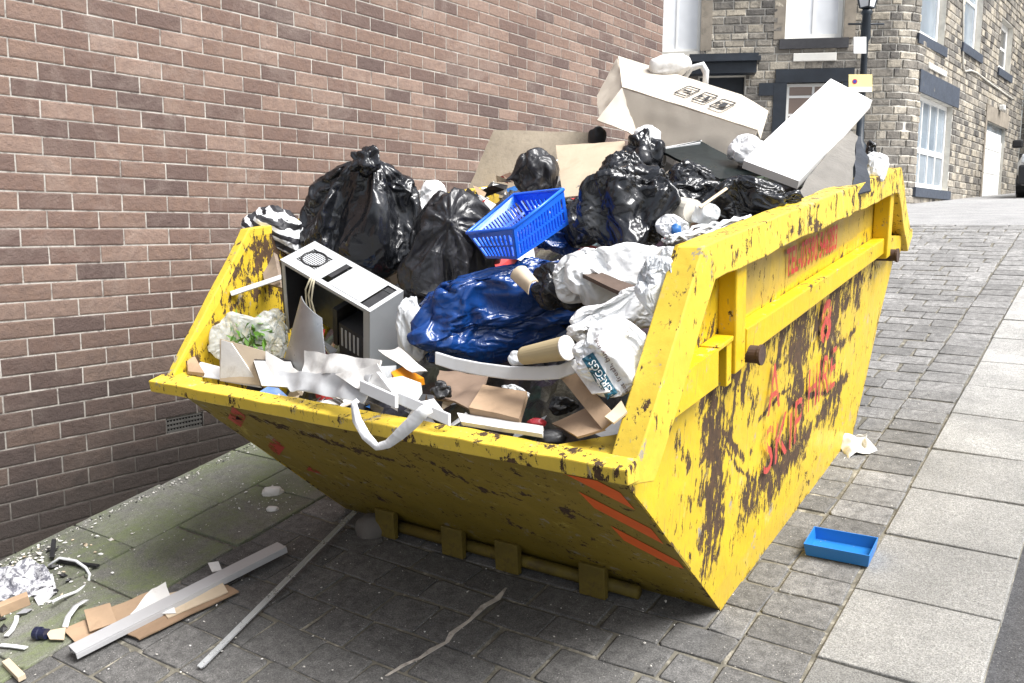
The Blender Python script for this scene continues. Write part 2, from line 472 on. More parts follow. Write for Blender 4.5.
def wall_panel(name, path, svals, z0, z1, holes, mat, parent, back=.25):
    """mortar face behind the blocks, cut round the holes"""
    ss = sorted(set([round(x, 4) for x in list(svals)+[h[0] for h in holes]+[h[1] for h in holes]]))
    zs = sorted(set([z0, z1]+[h[2] for h in holes if z0 < h[2] < z1]+[h[3] for h in holes if z0 < h[3] < z1]))
    mb = MB()
    for i in range(len(ss)-1):
        for j in range(len(zs)-1):
            sm, zm = (ss[i]+ss[i+1])/2, (zs[j]+zs[j+1])/2
            if any(h[0] < sm < h[1] and h[2] < zm < h[3] for h in holes): continue
            a, b, c, d = ss[i], ss[i+1], zs[j], zs[j+1]
            mb.hexa([path(a, c, 0), path(b, c, 0), path(b, c, -back), path(a, c, -back), path(a, d, 0), path(b, d, 0), path(b, d, -back), path(a, d, -back)])
    return mb.build(name, mat, parent)

# brick wall on the left
def brick_mat():
    k = NT('brown_brick')
    t = k.attr('tint').outputs['Fac']; t2 = k.attr('tint2').outputs['Fac']
    g = k.n('ShaderNodeValToRGB'); k.l(t, g.inputs['Fac']); cr = g.color_ramp
    cr.elements[0].color = (.085, .055, .048, 1); cr.elements[1].color = (.29, .20, .155, 1)
    e = cr.elements.new(.35); e.color = (.17, .105, .08, 1); e = cr.elements.new(.65); e.color = (.21, .135, .10, 1)
    c = g.outputs['Color']
    f = k.noise(26, 8, .72); c = k.mix(k.ramp(f, .3, .72, 0, .65), c, (.13, .09, .08))
    f2 = k.noise(2.2, 8, .75, dist=.8); c = k.mix(k.ramp(f2, .5, .72, 0, .3), c, (.42, .35, .30))
    # damp, sooty staining low down with a ragged edge
    sx = k.n('ShaderNodeSeparateXYZ'); gm = k.n('ShaderNodeNewGeometry'); k.l(gm.outputs['Position'], sx.inputs[0])
    hgt = k.math('SUBTRACT', sx.outputs[2], k.math('MULTIPLY', sx.outputs[1], G))
    st = k.math('SUBTRACT', hgt, k.math('MULTIPLY', k.noise(3, 6, .7), .7))
    c = k.mix(k.ramp(st, -.2, .85, .95, 0), c, (.024, .018, .016))
    k.col(c); k.rough(.8)
    n1 = k.bump(k.noise(120, 6, .75), .7, .005); k.bump(f, .8, .010, n1)
    return k.m
MBR = brick_mat()
def mortar_mat():
    k = NT('pale_mortar'); c = k.mix(k.ramp(k.noise(9, 6, .65), .3, .7), (.30, .28, .25), (.50, .47, .43))
    c = k.mix(k.ramp(k.noise(15, 8, .7, dist=.5), .48, .66, 0, .9), c, (.13, .11, .10))
    sx = k.n('ShaderNodeSeparateXYZ'); gm = k.n('ShaderNodeNewGeometry'); k.l(gm.outputs['Position'], sx.inputs[0])
    st = k.math('SUBTRACT', k.math('SUBTRACT', sx.outputs[2], k.math('MULTIPLY', sx.outputs[1], G)), k.math('MULTIPLY', k.noise(3, 6, .7), .7))
    c = k.mix(k.ramp(st, -.25, .35, .95, 0), c, (.03, .025, .022)); k.col(c); k.rough(.9); k.bump(k.noise(90, 5, .6), .6, .004); return k.m
MMORT = mortar_mat()
WX = -3.75
bw = empty('brick_wall', (WX, 4, gz(4)), 'long brown brick gable wall running up the left side of the street', 'wall')
pw = lambda s, z, d: np.array([WX+d, s, z])
Z0 = 2.576
_va = hit(166, 420, E1, np.array([WX, 0, 0])); _vb = hit(203, 415, E1, np.array([WX, 0, 0])); vent = (_va[1], _vb[1], Z0-.075*25, Z0-.075*24)
zl = [(Z0-.075*(i+1), Z0-.075*i) for i in range(-42, 44)]
WY0, WY1 = -2.5, 7.52
masonry('brickwork', pw, zl, (.225, .225), [vent], MBR, None, bw, offset=.0, joint=.0075, out=.003, rough_=.35, s0=WY0, L=WY1, seed=4)
wall_panel('mortar', pw, [WY0, WY1], -1., Z0+42*.075, [vent], MMORT, bw)
endp = lambda s, z, d: np.array([WX-s, WY1-.001+d, z])
masonry('end_brickwork', endp, zl, (.225, .225), [], MBR, None, bw, offset=.06, joint=.0105, out=.0045, s0=0, L=5, seed=5)
wall_panel('end_mortar', endp, [.25, 5], -1., Z0+42*.075, [], MMORT, bw)
# air brick
mb = MB(); MDK = simple('sooty_iron', (.05, .048, .045), .7, .3)
yc, zc = (vent[0]+vent[1])/2, (vent[2]+vent[3])/2
for i in range(4):
    z = vent[2]+.006+i*(.063)/3; mb.box((WX-.012, yc, z), (.01, 0, 0), (0, .095, 0), (0, 0, .005))
for i in range(12):
    y = vent[0]+.004+i*(.182)/11; mb.box((WX-.0125, y, zc), (.009, 0, 0), (0, .0032, 0), (0, 0, .031))
mb.box((WX-.06, yc, zc), (.002, 0, 0), (0, .095, 0), (0, 0, .037))
mb.build('air_vent', MDK, bw)

# stone corner building
CB = np.array([-2.93, 15.25]); DF = np.array([.894, .448]); DF = DF/np.linalg.norm(DF); DS = np.array([math.sin(R(3)), math.cos(R(3))])
LF, LS = 9.0, 8.4; RAD = .75
turn = math.acos(DF @ DS); tl_ = RAD*math.tan(turn/2); CB = CB-DS*tl_-.23*RI[:2]; LA = RAD*turn
Pa = CB-DF*tl_; nF = np.array([DF[1], -DF[0]]); nSd = np.array([DS[1], -DS[0]]); ctr = Pa-nF*RAD
SF = LF-tl_
def path3(s, z, d):
    if s <= SF: p = Pa-DF*(SF-s)+nF*d
    elif s <= SF+LA:
        a = (s-SF)/RAD; b0 = math.atan2(nF[1], nF[0])+a; p = ctr+np.array([math.cos(b0), math.sin(b0)])*(RAD+d)
    else: p = CB+DS*(tl_+s-SF-LA)+nSd*d
    return np.array([p[0], p[1], z])
def fplane(px, py, side=False, d=0.):
    n2 = nSd if side else nF; n = np.array([n2[0], n2[1], 0]); p0 = np.array([CB[0], CB[1], 0])+n*d
    P = hit(px, py, n, p0); q = P[:2]-CB
    s = (q @ DS)-tl_+SF+LA if side else LF+(q @ DF)
    return s, P[2]
def rect(px0, py0, px1, py1, side=False):
    a = fplane(px0, (py0 if not isinstance(py0, tuple) else py0[0]), side); b = fplane(px1, (py1 if not isinstance(py1, tuple) else py1[1]), side)
    a2 = fplane(px0, (py1 if not isinstance(py1, tuple) else py1[0]), side); b2 = fplane(px1, (py0 if not isinstance(py0, tuple) else py0[1]), side)
    return [a[0], b[0], (a2[1]+b[1])/2, (a[1]+b2[1])/2]
GB = 1.95
H1 = rect(657, (-90, -98), 700, (53, 50)); H2 = rect(790, (-78, -84), 843, (41, 36))
H3 = rect(787, (84, 81), 838, (165, 165)); H4 = rect(700, (76, 76), 740, (210, 210)); H4[2] = GB-.2
H5 = rect(929, (-90, -72), 943.5, (39, 47), True); H6 = rect(969, (-60, -48), 979.5, (49, 54), True)
H7 = rect(1001.5, (17, 24), 1009.5, (70, 76), True); H8 = rect(920.5, (93, 104), 947, (189, 190), True); H9 = rect(986, (120, 127), 999.5, (204.5, 205), True)
HOLES = [H1, H2, H3, H4, H5, H6, H7, H8, H9]
def stone_mat():
    k = NT('sooty_sandstone'); t = k.attr('tint').outputs['Fac']
    g = k.n('ShaderNodeValToRGB'); k.l(t, g.inputs['Fac']); cr = g.color_ramp
    cr.elements[0].color = (.09, .084, .078, 1); cr.elements[1].color = (.50, .455, .38, 1)
    for p, c in ((.25, (.19, .175, .155)), (.5, (.27, .245, .21)), (.8, (.44, .39, .31))):
        e = cr.elements.new(p); e.color = (*c, 1)
    c = g.outputs['Color']; f = k.noise(9, 8, .75, dist=.4)
    c = k.mix(k.ramp(f, .45, .66, 0, .75), c, (.05, .048, .047))
    f2 = k.noise(1.1, 5, .7); c = k.mix(k.ramp(f2, .5, .7, 0, .4), c, (.5, .45, .37))
    k.col(c); k.rough(.9)
    n1 = k.bump(k.noise(30, 6, .75), .8, .02); k.bump(k.noise(7, 4), .8, .03, n1)
    return k.m
MST = stone_mat(); MMO2 = simple('lime_mortar', (.56, .54, .49), .95, .2, 5, .5, 60)
sb = empty('stone_building', (CB[0], CB[1], GB), 'sooty sandstone building with rounded corner at the top of the street', 'building')
rg = np.random.RandomState(11); zl = []; z = GB-.35
while z < 9.5:
    h = .10+.04*rg.rand(); zl.append((z, z+h)); z += h
masonry('stonework', path3, zl, (.15, .34), HOLES, MST, None, sb, joint=.018, out=.012, rough_=1., stag=False, s0=0., L=SF+LA+LS, seed=8)
sv = [0, SF]+[SF+LA*i/6 for i in range(1, 7)]+[SF+LA+LS]
wall_panel('mortar', path3, sv, GB-.4, 9.5, HOLES, MMO2, sb, back=.45)
MWH = simple('white_paint', (.86, .86, .84), .4, .04, 3, .1, 30)
MNAVY = simple('dark_navy_paint', (.018, .024, .034), .45, .3, 4, .2, 30)
MLEAD = simple('blue_grey_stone_paint', (.05, .062, .085), .6, .2, 6)
MSTR = simple('dressed_stone', (.27, .235, .19), .85, .2, 4, .5, 40, dirt=(.09, .08, .07), dirt_amt=.7)
def glassm(name, c, rough=.08):
    k = NT(name); f = k.noise(1.3, 3); k.col(k.mix(k.ramp(f, .35, .65), tuple(x*.75 for x in c), c)); k.rough(rough); k.set('Specular IOR Level', .8); k.set('Coat Weight', .4)
    return k.m
MGLW = glassm('pane_with_white_blind', (.92, .94, .97)); MGLB = glassm('pane_grey_blue', (.30, .36, .42)); MGLD = glassm('dark_pane', (.025, .025, .028)); MGCUR = glassm('pane_with_curtain', (.27, .19, .15), .3)
def pbox(mb, s0, s1, z0, z1, d0, d1):
    mb.hexa([path3(s0, z0, d1), path3(s1, z0, d1), path3(s1, z0, d0), path3(s0, z0, d0), path3(s0, z1, d1), path3(s1, z1, d1), path3(s1, z1, d0), path3(s0, z1, d0)])
def window(H, pane, cols, rows, fr=.06, bar=.025, rec=.1, par=None, sill=None, sash=True, sillmat=None):
    s0, s1, z0, z1 = H; mb = MB(); g = .003
    pbox(mb, s0+g, s0+fr, z0+g, z1-g, -rec-.05, -rec); pbox(mb, s1-fr, s1-g, z0+g, z1-g, -rec-.05, -rec)
    pbox(mb, s0+fr, s1-fr, z0+g, z0+fr*1.2, -rec-.049, -rec+.001); pbox(mb, s0+fr, s1-fr, z1-fr, z1-g, -rec-.049, -rec+.001)
    for i in range(1, cols):
        s = s0+fr+(s1-s0-2*fr)*i/cols; pbox(mb, s-bar/2, s+bar/2, z0+fr*1.2, z1-fr, -rec-.04, -rec-.006)
    for i in range(len(rows)):
        z = z0+(z1-z0)*rows[i]; b = bar*(1.9 if (sash and i == len(rows)//2) else 1.)
        pbox(mb, s0+fr, s1-fr, z-b/2, z+b/2, -rec-.045, -rec-.003)
    w_ = mb.build('window', MWH, sb)
    mb = MB(); pbox(mb, s0+fr, s1-fr, z0+fr*1.2, z1-fr, -rec-.035, -rec-.022); mb.build('pane', pane, w_)
    if sill:
        mb = MB(); pbox(mb, s0-.08, s1+.08, z0-.15, z0-.003, -.1, .05); mb.build('sill', sillmat or MSTR, w_)
    return w_
window(H1, MGLW, 2, [.5], rec=.12, fr=.05); window(H2, MGLW, 2, [.5], fr=.07, sill=1, sillmat=simple('black_sill', (.05, .05, .055), .8))
# dressed stone jambs of the upper windows
for H in (H1, H2):
    mb = MB()
    for a, b in ((H[0]-.17, H[0]-.003), (H[1]+.003, H[1]+.17)): pbox(mb, a, b, H[2]-.003, H[3]+.1, -.02, .022)
    mb.build('window_jamb', MSTR, sb)
window(H3, MGCUR, 2, [.62, .84], rec=.08, fr=.05, bar=.035, sash=False)
window(H5, MGLB, 1, [.5], fr=.09, sill=1, sillmat=MLEAD); window(H6, MGLB, 1, [.5], fr=.09, sill=1, sillmat=MLEAD)
window(H7, MGLD, 1, [.5], fr=.12, sill=1, sillmat=MLEAD)
w8 = window(H8, MGLB, 4, [.4, .42], fr=.07, bar=.04, rec=.09, sill=1, sillmat=MLEAD)
mb = MB(); pbox(mb, H8[0]-.12, H8[1]+.3, H8[3]+.003, H8[3]+.34, -.03, .03); mb.build('lintel', MLEAD, sb)
# dark painted surround of the lower window on the front
mb = MB(); J = .2
pbox(mb, H3[0]-J, H3[0]-.003, H3[2], H3[3]-.003, -.1, .04); pbox(mb, H3[1]+.003, H3[1]+J*.8, H3[2], H3[3]-.003, -.1, .04)
pbox(mb, H3[0]-J+.02, H3[1]+J*.8, H3[3], H3[3]+.2, -.1, .042); pbox(mb, H3[0]-J-.22, H3[0]-J-.001, H3[3]-.19, H3[3]-.0, -.05, .038)
mb.build('window_surround', MNAVY, sb)
# dark door with moulded hood
d4 = MB(); pbox(d4, H4[0]+.003, H4[1]-.003, H4[2], H4[3]-.003, -.22, -.16)
for i in range(2):
    for j in range(3):
        a = H4[0]+.08+i*(H4[1]-H4[0]-.1)/2; pbox(d4, a, a+(H4[1]-H4[0])/2-.12, H4[2]+.25+j*.65, H4[2]+.75+j*.65, -.16, -.145)
dd = d4.build('door', MNAVY, sb)
mb = MB(); a, b = H4[0]-.16, H4[1]+.14
pbox(mb, a, b, H4[3]+.003, H4[3]+.17, -.02, .25); pbox(mb, a-.05, b+.05, H4[3]+.171, H4[3]+.24, -.02, .33); pbox(mb, a-.02, b+.02, H4[3]+.241, H4[3]+.29, -.02, .28)
mb.build('hood', MNAVY, dd)
mb = MB(); pbox(mb, H9[0]+.003, H9[1]-.003, H9[2], H9[3]-.3, -.1, -.05)
for j in range(3): pbox(mb, H9[0]+.18, H9[1]-.18, H9[2]+.15+j*.48, H9[2]+.5+j*.48, -.05, -.04)
wd = mb.build('door', MWH, sb); wd['label'] = 'white side door'
mb = MB(); pbox(mb, H9[0]+.003, H9[1]-.003, H9[3]-.297, H9[3]-.003, -.1, -.07); mb.build('pane', MGLB, wd)
mb = MB(); pbox(mb, H9[0]-.12, H9[1]+.12, H9[3]+.003, H9[3]+.3, -.02, .03); pbox(mb, H9[0]-.14, H9[0]-.003, H9[2], H9[3], -.02, .028); mb.build('door_surround', MSTR, sb)
# blank cream plates
for q in ((793, (54.5, 52), 836, (63, 60), False), (927.5, (63, 71), 944, (67.5, 78), True)):
    r_ = rect(*q); mb = MB(); pbox(mb, r_[0], r_[1], r_[2], r_[3], .0, .04); mb.build('name_plate', simple('cream_plate', (.82, .80, .74), .5, .05), sb, bev=.01)
# cable and bracket light on the side wall
cp = [fplane(961.5, -30, True), fplane(961, 66, True), fplane(963, 71.5, True), fplane(969, 70.5, True), fplane(975, 73, True), fplane(985, 81, True), fplane(1000, 91.5, True), fplane(1011, 99, True)]
mb = MB(); mb.tube([path3(s, z, .03) for s, z in cp], .018, 6); mb.build('wall_cable', simple('pale_cable', (.55, .53, .48), .6), sb, smooth=True)
s, z = fplane(998, 108, True); mb = MB(); mb.box(path3(s, z, .08), (.05, 0, 0), (0, .1, 0), (0, 0, .05)); mb.build('bracket_lamp', MWH, sb, bev=.015)
# roof slab closing the block
mb = MB(); far = path3(SF+LA+LS, 9.5, 0)
pts = [path3(s, 9.5, 0.03) for s in sv]+[np.array([-14, far[1], 9.5])]
mb.prism(pts[::-1], (0, 0, .3)); mb.build('roof', simple('slate', (.09, .09, .1), .7), sb)
# neighbour beyond, closing the view on the right
nb = empty('neighbour_building', (far[0]+4, far[1], 2.2), 'dark stone building beyond the white door, at the far right end of the street', 'building')
NP0 = np.array([far[0]-.02, far[1]+.35])
np_ = lambda s, z, d: np.array([NP0[0]+s, NP0[1]-d, z])
NH = [(.55, 1.5, 3.0, 4.6), (3., 4.1, 3.0, 4.6)]
masonry('stonework', np_, zl, (.25, .5), NH, MST, None, nb, joint=.02, out=.012, rough_=1., stag=False, s0=0, L=9, seed=21)
wall_panel('mortar', np_, [0, 9], 1.6, 9.5, NH, MMO2, nb, back=.4)
for h in NH:
    mb = MB()
    for (a, b, c, d) in ((h[0], h[0]+.08, h[2], h[3]), (h[1]-.08, h[1], h[2], h[3]), (h[0]+.08, h[1]-.08, h[2], h[2]+.08), (h[0]+.08, h[1]-.08, h[3]-.08, h[3]), (h[0]+.08, h[1]-.08, (h[2]+h[3])/2-.03, (h[2]+h[3])/2+.03)):
        mb.hexa([np_(a, c, -.08), np_(b, c, -.08), np_(b, c, -.14), np_(a, c, -.14), np_(a, d, -.08), np_(b, d, -.08), np_(b, d, -.14), np_(a, d, -.14)])
    w_ = mb.build('window', MWH, nb)
    mb = MB(); mb.hexa([np_(h[0], h[2], -.12), np_(h[1], h[2], -.12), np_(h[1], h[2], -.13), np_(h[0], h[2], -.13), np_(h[0], h[3], -.12), np_(h[1], h[3], -.12), np_(h[1], h[3], -.13), np_(h[0], h[3], -.13)])
    mb.build('pane', MGLB, w_)
mb = MB(); mb.tube([np_(.17, 1.9, .06), np_(.17, 9.3, .06)], .045, 8); mb.build('downpipe', simple('pale_pipe', (.55, .53, .5), .6), nb, smooth=True)

# street lamp in front of the stone facade
lp = hit(859, 150, np.array([nF[0], nF[1], 0]), np.array([CB[0], CB[1], 0])+.55*np.array([nF[0], nF[1], 0]))
LX, LY = lp[0], lp[1]; LB = gz(LY)
MIRON = simple('black_iron', (.022, .03, .04), .4, .3, 5, .2)
sl = empty('street_lamp', (LX, LY, LB), 'black iron street lamp with ladder bar in front of the stone building', 'street lamp')
def zat(py):  # height on the lamp axis
    n = nrm(np.array([F[0], F[1], 0])); return hit(860, py, n, np.array([LX, LY, 0]))[2]
zl0, zbar = zat(8), zat(24)
mb = MB(); mb.tube([(LX, LY, LB), (LX, LY, LB+.9), (LX, LY, LB+.95), (LX, LY, LB+1.6), (LX, LY, zbar-.25), (LX, LY, zbar-.2), (LX, LY, zbar+.12), (LX, LY, zbar+.16), (LX, LY, zl0)], [.11, .1, .06, .05, .045, .075, .06, .085, .05], 12)
mb.build('post', MIRON, sl, smooth=True)
mb = MB(); mb.tube([np.array([LX, LY, zbar])-RI*.26, np.array([LX, LY, zbar])+RI*.26], .014, 8); mb.build('ladder_bar', MIRON, sl, smooth=True)
mb = MB(); ltn = []
for a in range(4):
    an = a*math.pi/2+.5; lo_ = np.array([LX+.1*math.cos(an), LY+.1*math.sin(an), zl0]); hi_ = np.array([LX+.22*math.cos(an), LY+.22*math.sin(an), zl0+.5]); ltn.append((lo_, hi_)); mb.tube([lo_, hi_], .012, 6)
for q in (0, 1): mb.tube([ltn[i % 4][q] for i in range(5)], .013, 6)
top = np.array([LX, LY, zl0+.78]); mb.add([h for _, h in ltn]+[top], [(0, 1, 4), (1, 2, 4), (2, 3, 4), (3, 0, 4), (3, 2, 1, 0)])
lt = mb.build('lantern', MIRON, sl)
mb = MB(); mb.add([l_*.98+.02*np.array([LX, LY, zl0]) for l_, _ in ltn]+[h*.98+.02*np.array([LX, LY, zl0+.5]) for _, h in ltn], [(0, 1, 5, 4), (1, 2, 6, 5), (2, 3, 7, 6), (3, 0, 4, 7)]); mb.build('pane', MGLW, lt)
def sign(name, pxs, mat, label, cat):
    n = -nrm(np.array([F[0], F[1], 0])); p0 = np.array([LX, LY, 0])+n*.085
    P = [hit(x, y, n, p0) for x, y in ((pxs[0], pxs[3]), (pxs[2], pxs[3]), (pxs[2], pxs[1]), (pxs[0], pxs[1]))]
    mb = MB(); mb.prism(P, n*.012); return thing(mb, name, mat, label, cat), n, p0
MSW = simple('white_sign', (.88, .88, .88), .4, .03)
sign('blank_sign', (853.5, 37, 866, 53.5), MSW, 'small blank white plate high on the black lamp post', 'sign')
ps, n_, p0_ = sign('parking_sign', (848.5, 74.5, 872, 92), simple('yellow_sign', (.90, .76, .34), .4, .06), 'yellow and white no waiting plate on the lamp post, below the blank plate', 'sign')
def onsign(x, y, d): return hit(x, y, n_, p0_+n_*d)
mb = MB(); mb.prism([onsign(848.6, 91.9, .0125), onsign(871.9, 91.9, .0125), onsign(871.9, 87, .0125), onsign(848.6, 87, .0125)], n_*.003); mb.build('white_strip', MSW, ps)
mb = MB(); mb.prism([onsign(854.8+2.6*math.cos(a*.5236), 81.5+2.6*math.sin(a*.5236), .0125) for a in range(12)][::-1], n_*.003); mb.build('round_symbol', simple('symbol_red', (.55, .03, .06), .5), ps)
mb = MB(); mb.prism([onsign(854.8+1.7*math.cos(a*.5236), 81.5+1.7*math.sin(a*.5236), .016) for a in range(12)][::-1], n_*.002); mb.build('round_symbol', simple('symbol_blue', (.03, .04, .35), .5), ps)

# parked car, nose towards us, mostly outside the frame
cx0, cyf, cz0 = -2.1+.86, 18.0, gz(18.6)
car = empty('parked_car', (cx0, cyf+2, cz0), 'light silver car parked beyond the setts at the right edge', 'car')
MCAR = simple('silver_car_paint', (.72, .73, .74), .25, .03, 2, 0, 1, coat=.6); MBLK = simple('black_plastic', (.02, .02, .022), .5, .2)
def loft(mb, secs):
    n = len(secs[0]); vs = [p for s in secs for p in s]
    mb.add(vs, [(i*n+j, i*n+(j+1) % n, (i+1)*n+(j+1) % n, (i+1)*n+j) for i in range(len(secs)-1) for j in range(n)]+[tuple(range(n))[::-1], tuple(range((len(secs)-1)*n, len(secs)*n))])
def sec(y, w, zb, zt, tw): return [np.array([cx0+a*w*.5, cyf+y, cz0+b]) for a, b in ((-.92, zb), (-1, zb+.18), (-1, zt-.18), (-tw, zt-.03), (-tw*.6, zt), (tw*.6, zt), (tw, zt-.03), (1, zt-.18), (1, zb+.18), (.92, zb))]
mb = MB(); loft(mb, [sec(0, 1.45, .3, .62, .85), sec(.12, 1.62, .22, .78, .88), sec(.9, 1.7, .2, .93, .9), sec(1.15, 1.7, .2, .98, .9), sec(3.6, 1.7, .2, 1., .9), sec(4.1, 1.6, .25, .95, .85)]); mb.build('body', MCAR, car, smooth=True)
mb = MB(); loft(mb, [sec(.95, 1.5, .7, .97, .85), sec(1.6, 1.42, .7, 1.4, .8), sec(2.8, 1.42, .7, 1.44, .8), sec(3.7, 1.45, .7, 1.02, .85)]); mb.build('windows', MGLD, car, smooth=True)
mb = MB(); mb.box((cx0, cyf+2.2, cz0+1.435), (.56, 0, 0), (0, .62, 0), (0, 0, .02)); mb.build('roof', MCAR, car, bev=.015)
mb = MB(); mb.box((cx0, cyf-.0, cz0+.38), (.78, 0, 0), (0, .08, 0), (0, 0, .17)); mb.build('bumper', MBLK, car, bev=.04)
for sx in (-1, 1):
    mb = MB(); mb.box((cx0+sx*.6, cyf+.06, cz0+.66), (.15, 0, 0), (0, .06, 0), (0, 0, .07)); mb.build('headlight', simple('headlight_glass', (.75, .78, .8), .1), car, bev=.02)
    mb = MB(); mb.box((cx0+sx*.98, cyf+1.35, cz0+1.02), (.09, 0, 0), (0, .05, 0), (0, 0, .075)); mb.build('mirror', MBLK, car, bev=.03)
    for yy in (.75, 3.3):
        mb = MB(); mb.tube([(cx0+sx*.86, cyf+yy, cz0+.3), (cx0+sx*.68, cyf+yy, cz0+.3)], .3, 20); wh = mb.build('wheel', MBLK, car)
        mb = MB(); mb.tube([(cx0+sx*.875, cyf+yy, cz0+.3), (cx0+sx*.862, cyf+yy, cz0+.3)], .19, 16); mb.build('rim', simple('alloy', (.5, .5, .5), .3, metal=1), wh)

# ---------------------------------------------------------------- the skip
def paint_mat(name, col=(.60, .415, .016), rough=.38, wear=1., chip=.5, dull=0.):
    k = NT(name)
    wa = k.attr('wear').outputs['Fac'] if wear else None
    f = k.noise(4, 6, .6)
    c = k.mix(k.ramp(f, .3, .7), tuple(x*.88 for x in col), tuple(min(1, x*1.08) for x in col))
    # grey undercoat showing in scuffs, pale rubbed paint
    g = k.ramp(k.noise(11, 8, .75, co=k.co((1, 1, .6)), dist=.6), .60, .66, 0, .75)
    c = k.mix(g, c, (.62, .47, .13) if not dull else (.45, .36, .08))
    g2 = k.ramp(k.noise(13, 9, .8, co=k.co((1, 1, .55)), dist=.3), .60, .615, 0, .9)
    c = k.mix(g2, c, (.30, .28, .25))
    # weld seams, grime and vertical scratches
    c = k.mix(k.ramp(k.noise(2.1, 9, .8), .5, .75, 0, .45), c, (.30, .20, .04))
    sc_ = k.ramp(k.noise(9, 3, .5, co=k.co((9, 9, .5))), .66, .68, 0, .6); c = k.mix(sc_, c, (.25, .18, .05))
    ga = k.attr('grime').outputs['Fac']; c = k.mix(k.math('MULTIPLY', ga, k.ramp(k.noise(5, 7, .7, co=k.co((1, 1, .4))), .3, .6, .35, 1)), c, (.36, .26, .07))
    # chips of rust
    st = k.noise(24, 9, .75, co=k.co((1, 1, .5)), dist=.3)
    chips = k.ramp(k.math('ADD', k.noise(17, 10, .72), k.math('MULTIPLY', k.math('SUBTRACT', k.noise(2.6, 3, .5), .5), .55)), .70-.045*chip, .715-.045*chip)
    m_ = chips
    if wa is not None:
        s1 = k.math('ADD', wa, k.math('MULTIPLY', k.math('SUBTRACT', st, .5), 4.5))
        s2 = k.math('ADD', s1, k.math('MULTIPLY', k.math('SUBTRACT', k.noise(75, 6, .75, co=k.co((1, 1, .2))), .5), 2.6))
        m_ = k.math('MAXIMUM', chips, k.ramp(s2, .60, .64))
    rust = k.mix(k.ramp(k.noise(40, 8, .75), .3, .7), (.016, .009, .005), (.095, .050, .022))
    c = k.mix(m_, c, rust)
    k.col(c)
    k.rough(k.math('ADD', k.math('MULTIPLY', m_, .45), k.ramp(k.noise(8, 5), .3, .7, rough-.08, rough+.12)))
    n1 = k.bump(k.noise(3, 4), .45, .03)
    k.bump(k.math('SUBTRACT', k.math('MULTIPLY', k.noise(70, 5, .7), .3), m_), .6, .004, n1)
    return k.m
MY = paint_mat('yellow_paint_worn'); MYI = paint_mat('yellow_paint_scratched', (.52, .36, .02), .45, 1., .9, 1.)
MYR = paint_mat('yellow_paint_rim', (.68, .49, .05), .42, 1, 1.6)
MYP = paint_mat('yellow_paint_band', (.66, .44, .01), .38, 0, 1.)
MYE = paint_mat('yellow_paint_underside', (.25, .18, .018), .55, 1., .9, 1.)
MRUST = simple('bare_rust', (.06, .035, .025), .85, .4, 20, .6, 60)
skip = empty('rubbish_skip', W(-.83, 3.3, 0), 'battered yellow steel skip heaped with rubbish, parked on the cobbles beside the brick wall', 'skip')
TP = R(3); LEFTB = -1.69
def su(w, side=1, d=0.):  # u of the side plate at height w
    return (math.tan(TP)*w+d) if side > 0 else LEFTB-(math.tan(TP)*w+d)
BN, BF, LN, LFv, LW = 2.60, 4.09, 1.95, 4.66, .79
TN, TF, TW, TWF = 2.30, 4.33, 1.24, 1.145
TNL = 2.42
# strokes of wear measured on the side: points (px,py) and half width in px
STR = [([(724, 348), (727, 375), (722, 400), (724, 440), (722, 480), (719, 520), (715, 552)], [6, 9, 7, 11, 9, 9, 7], 1.),
       ([(738, 360), (744, 375), (738, 395), (730, 420)], [6, 9, 7, 4], .9), ([(752, 372), (748, 400), (742, 430)], [5, 5, 3], .8), ([(768, 340), (762, 370), (754, 395)], [6, 6, 4], .8),
       ([(770, 342), (790, 330), (806, 322)], [7, 8, 6], .85), ([(818, 305), (814, 330), (808, 350), (806, 375), (809, 400)], [8, 10, 9, 9, 4], 1.), ([(797, 330), (792, 345), (788, 360)], [6, 6, 4], .8),
       ([(848, 285), (846, 305), (842, 325), (838, 345), (840, 365)], [9, 9, 8, 6, 2], 1.), ([(872, 262), (868, 280), (866, 300)], [6, 8, 5], 1.), ([(858, 275), (856, 300)], [5, 4], .8), ([(735, 330), (750, 338), (745, 352)], [4, 5, 4], .8), ([(822, 300), (830, 320), (822, 345)], [3, 5, 4], .85), ([(760, 385), (766, 400), (758, 425)], [2, 3, 2], .8), ([(716, 470), (708, 500)], [4, 3], .75), ([(795, 400), (806, 408), (800, 420)], [1.2, 1.5, 1.2], .9), ([(742, 520), (735, 545)], [2, 2], .6), ([(690, 440), (700, 470)], [2, 2], .62), ([(770, 420), (790, 395), (812, 380)], [.8, .8, .8], 1.05), ([(725, 430), (745, 470), (765, 485)], [.8, .8, .8], 1.05), ([(830, 350), (850, 345), (862, 330)], [1, 2, 1], .85), ([(883, 258), (880, 275)], [3, 3], .8),
       ([(850, 378), (840, 392), (830, 408), (822, 420)], [2, 6, 5, 3], .95), ([(843, 400), (835, 420)], [3, 3], .8),
       ([(811, 434), (800, 446), (785, 462), (768, 482), (752, 502)], [4, 9, 9, 9, 6], .97), ([(808, 437), (806, 458)], [2, 2], .9),
       ([(733, 432), (742, 447), (752, 461)], [1.5, 1.5, 1.2], 1.1), ([(800, 393), (815, 396), (835, 393)], [1, 1, 1], 1.), ([(783, 362), (788, 370), (792, 366)], [1, 1.5, 1], 1.),
       ([(662, 430), (656, 452), (652, 475)], [4, 4, 3], .75), ([(694, 505), (686, 530)], [3, 3], .5), ([(640, 440), (632, 465), (628, 478)], [4, 6, 6], .9), ([(832, 343), (828, 370), (822, 395)], [3, 3, 2], .8)]
_st = []
